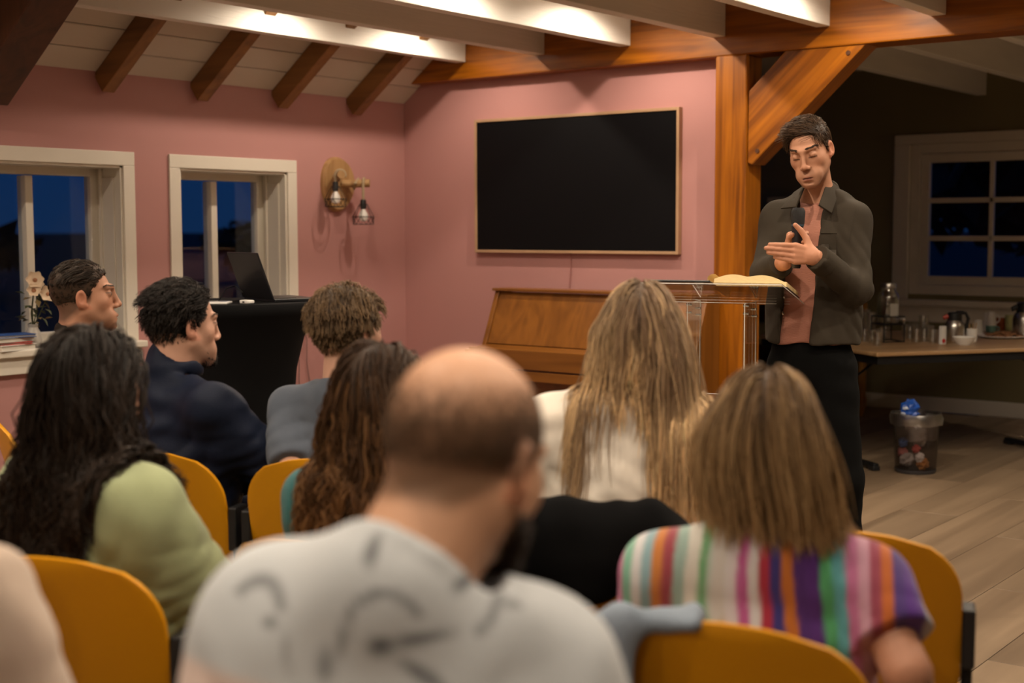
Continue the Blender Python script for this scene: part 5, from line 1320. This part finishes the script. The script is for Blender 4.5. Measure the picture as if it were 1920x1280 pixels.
MB().add([tuple(surf(x, y, jk, .0035)) for y in np.linspace(437, 478, 5) for x in np.linspace(1540, 1568, 5)], [(a*5+b, a*5+b+1, a*5+b+6, a*5+b+5) for a in range(4) for b in range(4)]).build('pocket', olivec, sroot, True)
MB().tube([tuple(surf(x, 437, jk, .004)) for x in np.linspace(1539, 1569, 6)], .0022, 6).build('pocket_hem', olivec, sroot, True)
for (x0_, y0_, x1_, y1_) in ((1604, 395, 1598, 425), (1598, 425, 1592, 455)):
    MB().tube([tuple(surf(x0_+(x1_-x0_)*t, y0_+(y1_-y0_)*t, jk, .0005)) for t in np.linspace(0, 1, 8)], .0016, 5).build('seam', olivec, sroot, True)
for (bx_, by) in ((1536, 421), (1467, 587)):
    o = MB().lathe([(0, .003), (.006, .002), (.0065, 0), (0, 0)], 12, M=Matrix.Rotation(PI/2, 4, 'X')).build('button', chrome, sroot, True); o.location = surf(bx_, by, jk, .002)
# trousers, shoes, belt line
tr = SDF(ecap(PEL+A3(0, 0, -.03), PEL+A3(0, 0, .03), sR, .156, .112, .146, .104), k=.04)
for H_, K_, A_ in ((HR, KR, AR), (HL, KL, AL)): tr.u(cone(H_, K_, .090, .064), .03).u(cone(K_, A_, .062, .052), .03)
tw3 = waves(31, 12, 15, 60, (1, 1, 1.5)); tr.add(lambda P: -.0035*tw3(P)); tr.cut(half((0, 0, .07), (0, 0, -1)), .004)
sdf_obj('trousers', tr, np.stack([HR, HL, KR, KL, AR, AL, PEL+A3(0, 0, .1)]), .10, .010, cloth('black_chinos', (.0025, .0025, .0025), .95), sroot)
for A_ in (AR, AL): f, hp = shoe_fn(A_, fdir); sdf_obj('shoe', f, np.stack(hp), .01, .007, shoe_b, sroot)
# microphone in his hand
m0, m1 = Vector(at(1492.5, 503, 4.885)), Vector(at(1497, 389, 4.875)); md = (m1-m0); ml = md.length
mic = thing('microphone', 'black handheld microphone held in the speaking man\'s hand', 'microphone', m0); mic.rotation_mode = 'QUATERNION'; mic.rotation_quaternion = md.to_track_quat('Z', 'Y')
MB().lathe([(0, 0), (.014, 0), (.0165, .006), (.0185, .10), (.0205, .150), (.0205, ml-.064)], 24, close=False).build('handle', mat('mic_body', (.018, .018, .022), .35), mic, True)
MB().lathe([(.0215, ml-.064), (.0235, ml-.055), (.0245, ml-.03), (.0245, ml-.012), (.019, ml-.001), (0, ml)], 24, close=False).build('grille', mat('mic_grille', (.01, .01, .011), .55, bump=(600, .6)), mic, True)
MB().lathe([(.0208, ml-.066), (.0225, ml-.066), (.0225, ml-.060), (.0208, ml-.060)], 24, close=False).build('ring', mat('mic_ring', (.05, .09, .13), .3), mic, True)
MB().bb(-.004, .004, -.0195, -.0165, .012, .045).build('label_strip', mat('mic_strip', (.5, .5, .5), .4), mic)
# ------------------------------------------------------------------ the listeners
def fade_cols(Q, c):
    m = np.clip((scalp(Q, -.028))/.028, 0, 1)*(Q[:, 1] < .02)*(np.abs(Q[:, 0]) < .074)*.8; return c*(1-m[:, None])+np.array((.05, .028, .017))*m[:, None]
# man in dark jacket by the window
P = seated('seated man in profile wearing a dark brown jacket by the window', (160, 560, 4.4), 62, 74, pitch=-3, sw=.19, bw=.175, skin=(.46, .23, .145), stubble=.30, stub_c=(.22, .13, .08), top=cloth('dark_brown_jacket', (.011, .007, .005)), folds=(.005, 12, 40, (1, 1, 1)),
           tor=.01, hres=.0036, s=.96, w=.96, nose=1.2, neck_r=.062, collar=(.010, .011, .026, 2.4), chair='yellow audience chair under the dark jacketed man by the window', jaw=1.05, skin_extra=fade_cols)
brows(P, (.07, .042, .028), 5, 45)
short_hair(P, 2900, lambda q: np.where(q[:, 2] > .06, np.where(q[:, 1] > -.04, np.where(q[:, 1] > .05, .026, .045), .022), .006), lambda Q, u: np.stack([Q[:, 0]*3, np.where(Q[:, 2] > .06, -.75+.55*(Q[:, 1] > .055), -.2), np.where((Q[:, 2] > .06) & (Q[:, 1] > -.04), .25-.8*u, -1)], 1), (.012, .008, .005), (.035, .022, .014), .0011, 6, cap=.003,
           tf=lambda q: .012*np.clip((q[:, 2]-.04)/.06, 0, 1), off=(.001, .005), ng=200, amt=.6, seed=11, capc=(.045, .026, .016))
# man in navy jacket
P = seated('seated dark haired man in a navy jacket seen from behind in profile', (345, 612, 3.95), 48, 54, pitch=4, roll=2, sw=.215, bw=.20, bd=.14, skin=(.50, .28, .20), stubble=.22, gres=.007, top=cloth('navy_jacket', (.007, .011, .026), .55, (300, .15)), folds=(.008, 12, 42, (1, 1, 1.3)),
           tor=.02, top_r=(.075, .068, .055), hres=.0036, w=1.0, neck_r=.064, collar=(.010, .012, .026, 2.6), jaw=1.08, joints={'ER': (505, 870, 3.85), 'WR': (440, 900, 4.15)}, chair='yellow audience chair under the man in the navy jacket', chair_h=16)
brows(P, (.05, .032, .022), 6, 45)
short_hair(P, 3400, lambda q: np.where(q[:, 2] > .05, .045, np.where((np.abs(q[:, 0]) > .055) & (q[:, 1] > -.040), .008, .026)), lambda Q, u: np.stack([Q[:, 0]*4, np.where(Q[:, 2] > .055, -.7, -.35), np.where(Q[:, 2] > .055, .15-.7*u, -1)], 1), (.007, .005, .004), (.020, .014, .011), .0014, 6, jitter=.07, cap=.004,
           tf=lambda q: .016*np.clip((q[:, 2]+.03)/.09, 0, 1), off=(.002, .009), ng=320, amt=.32, seed=12, wav=.003, hz=[-.105, -.100, -.070, -.012, .006, .050, .076, .092, .102])
fuzz(P, 700, lambda q: np.exp(-((q[:, 0]/.022)**2+((q[:, 2]+.092)/.016)**2))*(q[:, 1] > .05), .009, (.02, .014, .011), .0011, 3)
# man in grey tee with light brown hair
P = seated('seated man with light brown hair in a grey blue tee', (655, 625, 3.8), 26, 40, pitch=-2, sw=.185, bw=.17, skin=(.52, .30, .22), top=cloth('grey_blue_tee', (.075, .09, .12), .85), gres=.007, folds=(.005, 12, 45, (1, 1, 1)), sleeve='short', tee_cut=.75, top_r=(.060, .056, .05),
           collar=(.003, .006, .0), hres=.006, chair='yellow audience chair under the light haired man in the grey tee', joints={'EL': (548, 905, 3.7)}, chair_h=10)
short_hair(P, 3500, lambda q: np.where(q[:, 2] > .04, .040, .024), lambda Q, u: np.stack([Q[:, 0]*5+.15, np.where(Q[:, 2] > .06, -.25+.9*(Q[:, 1] > .03), -.35), np.where(Q[:, 2] > .06, .30-1.6*u, -1)], 1), (.060, .034, .017), (.20, .125, .065), .0013, 6, jitter=.07, cap=.007,
           tf=lambda q: .020*np.clip((q[:, 2]-.01)/.06, 0, 1), off=(.003, .012), ng=320, amt=.3, seed=13, wav=.0015)
# woman in sage sweatshirt
P = seated('woman with long dark curly hair in a sage green sweatshirt', (180, 725, 2.75), 38, 32, pitch=0, sw=.175, bw=.165, skin=(.45, .24, .16), top=cloth('sage_sweatshirt', (.29, .33, .185), .9), folds=(.009, 10, 30, (1, 1, 1)), tor=.025, top_r=(.072, .070, .058),
           collar=(.004, .008, .0), hres=.006, neck_r=.048, s=.95, joints={'ER': (395, 1120, 2.75), 'WR': (380, 1190, 3.05), 'KR': (.02, .42, .515), 'AR': (.0, .38, .09), 'KL': (-.23, .36, .515), 'AL': (-.24, .33, .09)}, chair='yellow audience chair behind the woman in the sage sweatshirt', gres=.007, chair_h=10)
long_hair(P, 2900, .50, (.010, .006, .004), (.020, .011, .006), [P['garment']], .0021, 14, (.016, 4.5), seed=21, ng=190, amt=.7, off=(.004, .030), var=.2, spread=.32, lenfn=lambda q: np.interp(q[:, 2], [-.06, .09], [.72, 1.0]))
# woman in teal
P = seated('woman with long wavy brown hair in a teal top', (722, 748, 2.85), 26, 36, pitch=0, sw=.165, bw=.155, skin=(.50, .29, .20), top=cloth('teal_top', (.025, .115, .125), .85), hres=.006, neck_r=.046, s=.95, joints=None, top_r=(.055, .050, .044), chair='yellow audience chair hidden behind the bald man, under the woman in teal')
long_hair(P, 2500, .47, (.036, .018, .009), (.10, .046, .018), [P['garment']], .0021, 14, (.013, 4.0), seed=22, ng=170, amt=.72, off=(.004, .022), streak=((.22, .11, .045), .2), spread=.38, side=.0, lenfn=lambda q: np.interp(q[:, 2], [-.06, .09], [.7, 1.0]))
# blonde woman
P = seated('woman with very long straight blonde hair in a white blouse', (1203, 627, 3.1), 12, 8, pitch=2, dx=.055, c7x=.0, sw=.175, bw=.165, skin=(.52, .31, .23), top=cloth('white_blouse', (.72, .66, .58), .8), folds=(.007, 12, 55, (1, 1, 1.4)), tor=.02, top_r=(.072, .078, .05), hres=.006, neck_r=.046, s=.95,
           chair='yellow audience chair with a black jacket over its back', gres=.008)
long_hair(P, 3500, .60, (.125, .080, .052), (.84, .57, .30), [P['garment']], .0016, 14, (.004, 1.6), seed=23, ng=300, amt=.45, off=(.004, .016), lv=.42, streak=((.17, .10, .06), .28), pw=1.2, spread=.42, var=.15, lenfn=lambda q: np.interp(q[:, 2], [-.06, .09], [.62, 1.0])*np.where((q[:, 0] > -.058) & (q[:, 0] < .012), .5, 1.0))
BLONDE = P
# woman in colourful tee
STR = np.array([(.62, .60, .58), (.55, .12, .30), (.20, .45, .33), (.62, .62, .64), (.25, .40, .45), (.55, .20, .05), (.32, .06, .08), (.30, .42, .38), (.62, .60, .55), (.14, .34, .16), (.45, .30, .12), (.60, .55, .58), (.45, .10, .28), (.62, .60, .62), (.40, .03, .06), (.05, .04, .22), (.55, .17, .03), (.09, .03, .20), (.10, .03, .22), (.10, .42, .18), (.12, .40, .45), (.50, .16, .32), (.55, .30, .40), (.30, .06, .10), (.50, .13, .03), (.08, .04, .20), (.10, .03, .25)])
def stripes(V, J, C7, Fm):
    wv = waves(77, 8, 10, 45); w2 = waves(78, 7, 14, 40, (1.6, 1.6, .5)); w3 = waves(79, 7, 14, 40, (1.6, 1.6, .45)); x = V[:, 0]+.008*wv(V)+.010*np.sin(V[:, 2]*9)
    u = np.clip((x+.25)/.50, 0, .999)*(len(STR)-1); i = u.astype(int); t = np.clip((u-i-.5)/.18, -.5, .5)+.5; c = STR[i]*(1-t[:, None])+STR[i+1]*t[:, None]
    j = (i*7+5) % len(STR); m = np.clip((w2(V)-.9)/.25, 0, 1)[:, None]; c = c*(1-m)+STR[j]*m; m = np.clip((w3(V)-1.0)/.25, 0, 1)[:, None]*.8; c = c*(1-m)+np.array((.55, .55, .56))*m
    return c*.85
P = seated('woman with light brown hair in a colourful striped tee', (1432, 828, 2.3), 12, 14, pitch=10, roll=4, sw=.17, bw=.165, bd=.12, skin=(.44, .215, .135), top=cloth_attr('striped_tee'), folds=(.004, 12, 40, (1, 1, 1)), sleeve='short', tee_cut=.62, top_r=(.064, .062, .05), tor=.012, hres=.006, gres=.006, neck_r=.048, s=.97,
           joints={'ER': (1700, 1260, 2.15), 'WR': (1760, 1420, 2.3)}, colfn=stripes, chair='yellow audience chair nearest the camera, under the woman in the striped tee', sh_drop=.06, chair_h=22)
long_hair(P, 3100, .275, (.085, .048, .024), (.32, .195, .088), [P['garment']], .0016, 14, (.003, 1.2), seed=24, ng=360, amt=.3, off=(.004, .018), streak=((.36, .23, .11), .2), side=.16, spread=.36, var=.15, lenfn=lambda q: np.interp(q[:, 2], [-.06, .09], [.42, 1.0]))
STRIPED = P
# bald man
def bald_cols(Q, c):
    z = Q[:, 2]-.25*np.clip(Q[:, 1], -.1, .1); m = np.clip((.098-z)/.075, 0, 1)*np.clip(scalp(Q)/.015, 0, 1)*.75; return c*(1-m[:, None])+np.array((.13, .074, .042))*m[:, None]
def print_cols(V, J, C7, Fm):
    c = np.tile(np.array((.58, .62, .66)), (len(V), 1)); w1 = waves(5, 6, 10, 26); w2 = waves(6, 6, 30, 70); back = V[:, 1] < C7[1]+.04
    pk = np.clip(((C7[2]-.062)-V[:, 2]+.022*w1(V)-.35*np.maximum(0, V[:, 0]+.06))/.012, 0, 1)*back; c = c*(1-pk[:, None])+np.array((.72, .57, .52))*pk[:, None]
    def blot(x, z, rx, rz, a=.85, rot_=0.0):
        nonlocal c
        dx_, dz_ = V[:, 0]-C7[0]-x, V[:, 2]-C7[2]-z; u = dx_*math.cos(rot_)+dz_*math.sin(rot_); v = -dx_*math.sin(rot_)+dz_*math.cos(rot_)
        m = np.clip(1.5-np.sqrt((u/rx)**2+(v/rz)**2)*(1+.35*w2(V)), 0, 1)*back*a; c = c*(1-m[:, None])+np.array((.075, .082, .095))*m[:, None]
    def arc(x, z, r, a0, a1, th):
        nonlocal c
        dx_, dz_ = V[:, 0]-C7[0]-x, V[:, 2]-C7[2]-z; rr = np.hypot(dx_, dz_); an = np.arctan2(dz_, dx_); m = (np.clip(1.4-np.abs(rr-r)/th, 0, 1)*((an > a0) & (an < a1))*back*.75); c = c*(1-m[:, None])+np.array((.13, .14, .16))*m[:, None]
    def at_(x, y): q = Fm.px(x, y, 1.30); return q[0]-C7[0], q[2]-C7[2]
    arc(*at_(455, 1170), .030, .2, 2.6, .006); blot(*at_(492, 1175), .008, .006, .8); blot(*at_(540, 1230), .004, .02, .5, .2); blot(*at_(692, 1038), .005, .012); blot(*at_(790, 1192), .032, .007, .95, .12); blot(*at_(725, 1200), .012, .010, .95); blot(*at_(855, 1105), .008, .006, .9, .6); arc(*at_(865, 1150), .024, -1.2, 1.1, .005)
    blot(*at_(948, 1155), .010, .004, .7); blot(*at_(1000, 1155), .008, .004, .7); arc(*at_(725, 1175), .034, .3, 2.8, .004); blot(*at_(655, 1185), .004, .016, .7, -.2); blot(*at_(800, 1255), .030, .006, .8, -.6); blot(*at_(620, 1240), .007, .014, .7); blot(*at_(710, 1110), .012, .003, .5)
    return c
P = seated('nearly bald man in a light grey printed tee, nearest in the centre', (874, 872, 1.44), 14, 34, pitch=20, roll=2, sw=.20, bw=.205, bd=.14, skin=(.66, .37, .235), stubble=.95, stub_c=(.045, .026, .016), top=cloth_attr('printed_tee'), folds=(.004, 10, 30, (1, 1, 1)), sleeve='short', tee_cut=.7, top_r=(.082, .078, .06), tor=.02,
           lean=.03, dx=.070, c7x=.015, hf=.06, joints={'SL': (540, 1172, 1.42), 'SR': (1000, 1262, 1.44), 'EL': (455, 1540, 1.45), 'ER': (1120, 1560, 1.5)}, hres=.0055, gres=.007, neck_r=.066, colfn=print_cols, skin_extra=bald_cols, collar=(.004, .008, .0), chair='yellow audience chair under the nearly bald man, mostly below the picture', head_up=.112)
def bald_mask(q): z = q[:, 2]-.25*np.clip(q[:, 1], -.1, .1); return np.clip((.098-z)/.05, 0, 1)*(scalp(q) > 0)*.9
r_ = np.random.default_rng(41); short_hair(P, 6500, lambda q: np.full(len(q), .005), lambda Q, u: np.stack([Q[:, 0]*6, Q[:, 1]*2-.2, -.6+0*Q[:, 0]], 1), (.13, .078, .045), (.17, .10, .058), .0007, 3, cap=0, off=(.001, .003), ng=0, seed=41, seedf=bald_mask)
fuzz(P, 2200, lambda q: np.clip((-.035-q[:, 2])/.02, 0, 1)*(q[:, 1] > .0)*(q[:, 2] > -.12), .012, (.04, .024, .015), .0012, 42)
# person in beige at the left edge
P = seated('person in a beige sweater at the left picture edge', (-222, 765, 1.72), 30, 34, sw=.19, bw=.19, bd=.14, skin=(.5, .3, .22), top=cloth('beige_sweater', (.50, .40, .33), .9), folds=(.008, 10, 40, (1, 1, 1)), tor=.02, top_r=(.075, .068, .055), hres=.012, chair='yellow audience chair under the person in beige at the left edge')
short_hair(P, 1500, lambda q: np.full(len(q), .04), lambda Q, u: np.stack([Q[:, 0]*4, -.4+0*Q[:, 0], np.where(Q[:, 2] > .06, .2, -1)], 1), (.05, .03, .02), (.1, .06, .04), .0016, 5, cap=.008, seed=43)
# empty yellow chair on the right
gp = at(1655, 1100, 2.75); place_chair((gp[0]+FG[0]*.25, gp[1]+FG[1]*.25), 17, 'empty yellow audience chair at the right picture edge')
# ---- garments on chairs
def drape(name, label, chair_frame, fn, pts, h, m, cat='jacket'):
    V, F = mesh_sdf(fn, *grid_for(np.stack(pts), .05, h)); o = link(name, np_mesh(name, V, F, m)); o.location = chair_frame.o; o.rotation_euler = (0, 0, chair_frame.rz); return tag(o, label, cat)
Fm = BLONDE['frame']; wv = waves(91, 12, 15, 60, (1.4, 1, .5)); wv2 = waves(92, 10, 40, 90, (1.4, 1, .4))
d_ = SDF(ecap((-.12, -.325, .80), (.12, -.325, .80), (0, 1, 0), .055, .09, .055, .09), k=.03); d_.u(ecap((-.12, -.30, .84), (.12, -.30, .84), (0, 1, 0), .05, .03, .05, .03), .02)
d_.u(cone((-.17, -.325, .82), (-.19, -.335, .60), .042, .036), .03).u(cone((.16, -.325, .80), (.17, -.34, .50), .058, .050), .03).u(ecap((-.03, -.335, .76), (-.03, -.335, .70), (0, 1, 0), .04, .10, .035, .06), .03)
d_.add(lambda P: -.0035*wv(P)-.003*wv2(P))
drape('black_jacket', 'black jacket hung over the back of the blonde woman\'s chair', Fm, d_, [A3(-.26, -.42, .42), A3(.27, -.2, .92)], .008, cloth('black_jacket', (.003, .003, .0035), .9))
Fm = STRIPED['frame']; d_ = SDF(ecap((-.215, -.30, .845), (-.265, -.32, .70), (0, 1, 0), .022, .030, .030, .060), k=.03); d_.u(ecap((-.10, -.295, .862), (-.215, -.30, .845), (0, 1, 0), .022, .010, .024, .028), .03).u(ecap((-.265, -.32, .70), (-.25, -.33, .52), (0, 1, 0), .030, .060, .030, .075), .03)
d_.add(lambda P: -.010*wv(P)-.006*wv2(P)); drape('denim_jacket', 'pale blue denim jacket on the left corner of the nearest chair', Fm, d_, [A3(-.36, -.42, .48), A3(0, -.22, .95)], .007, cloth('pale_denim', (.22, .27, .34), .85))
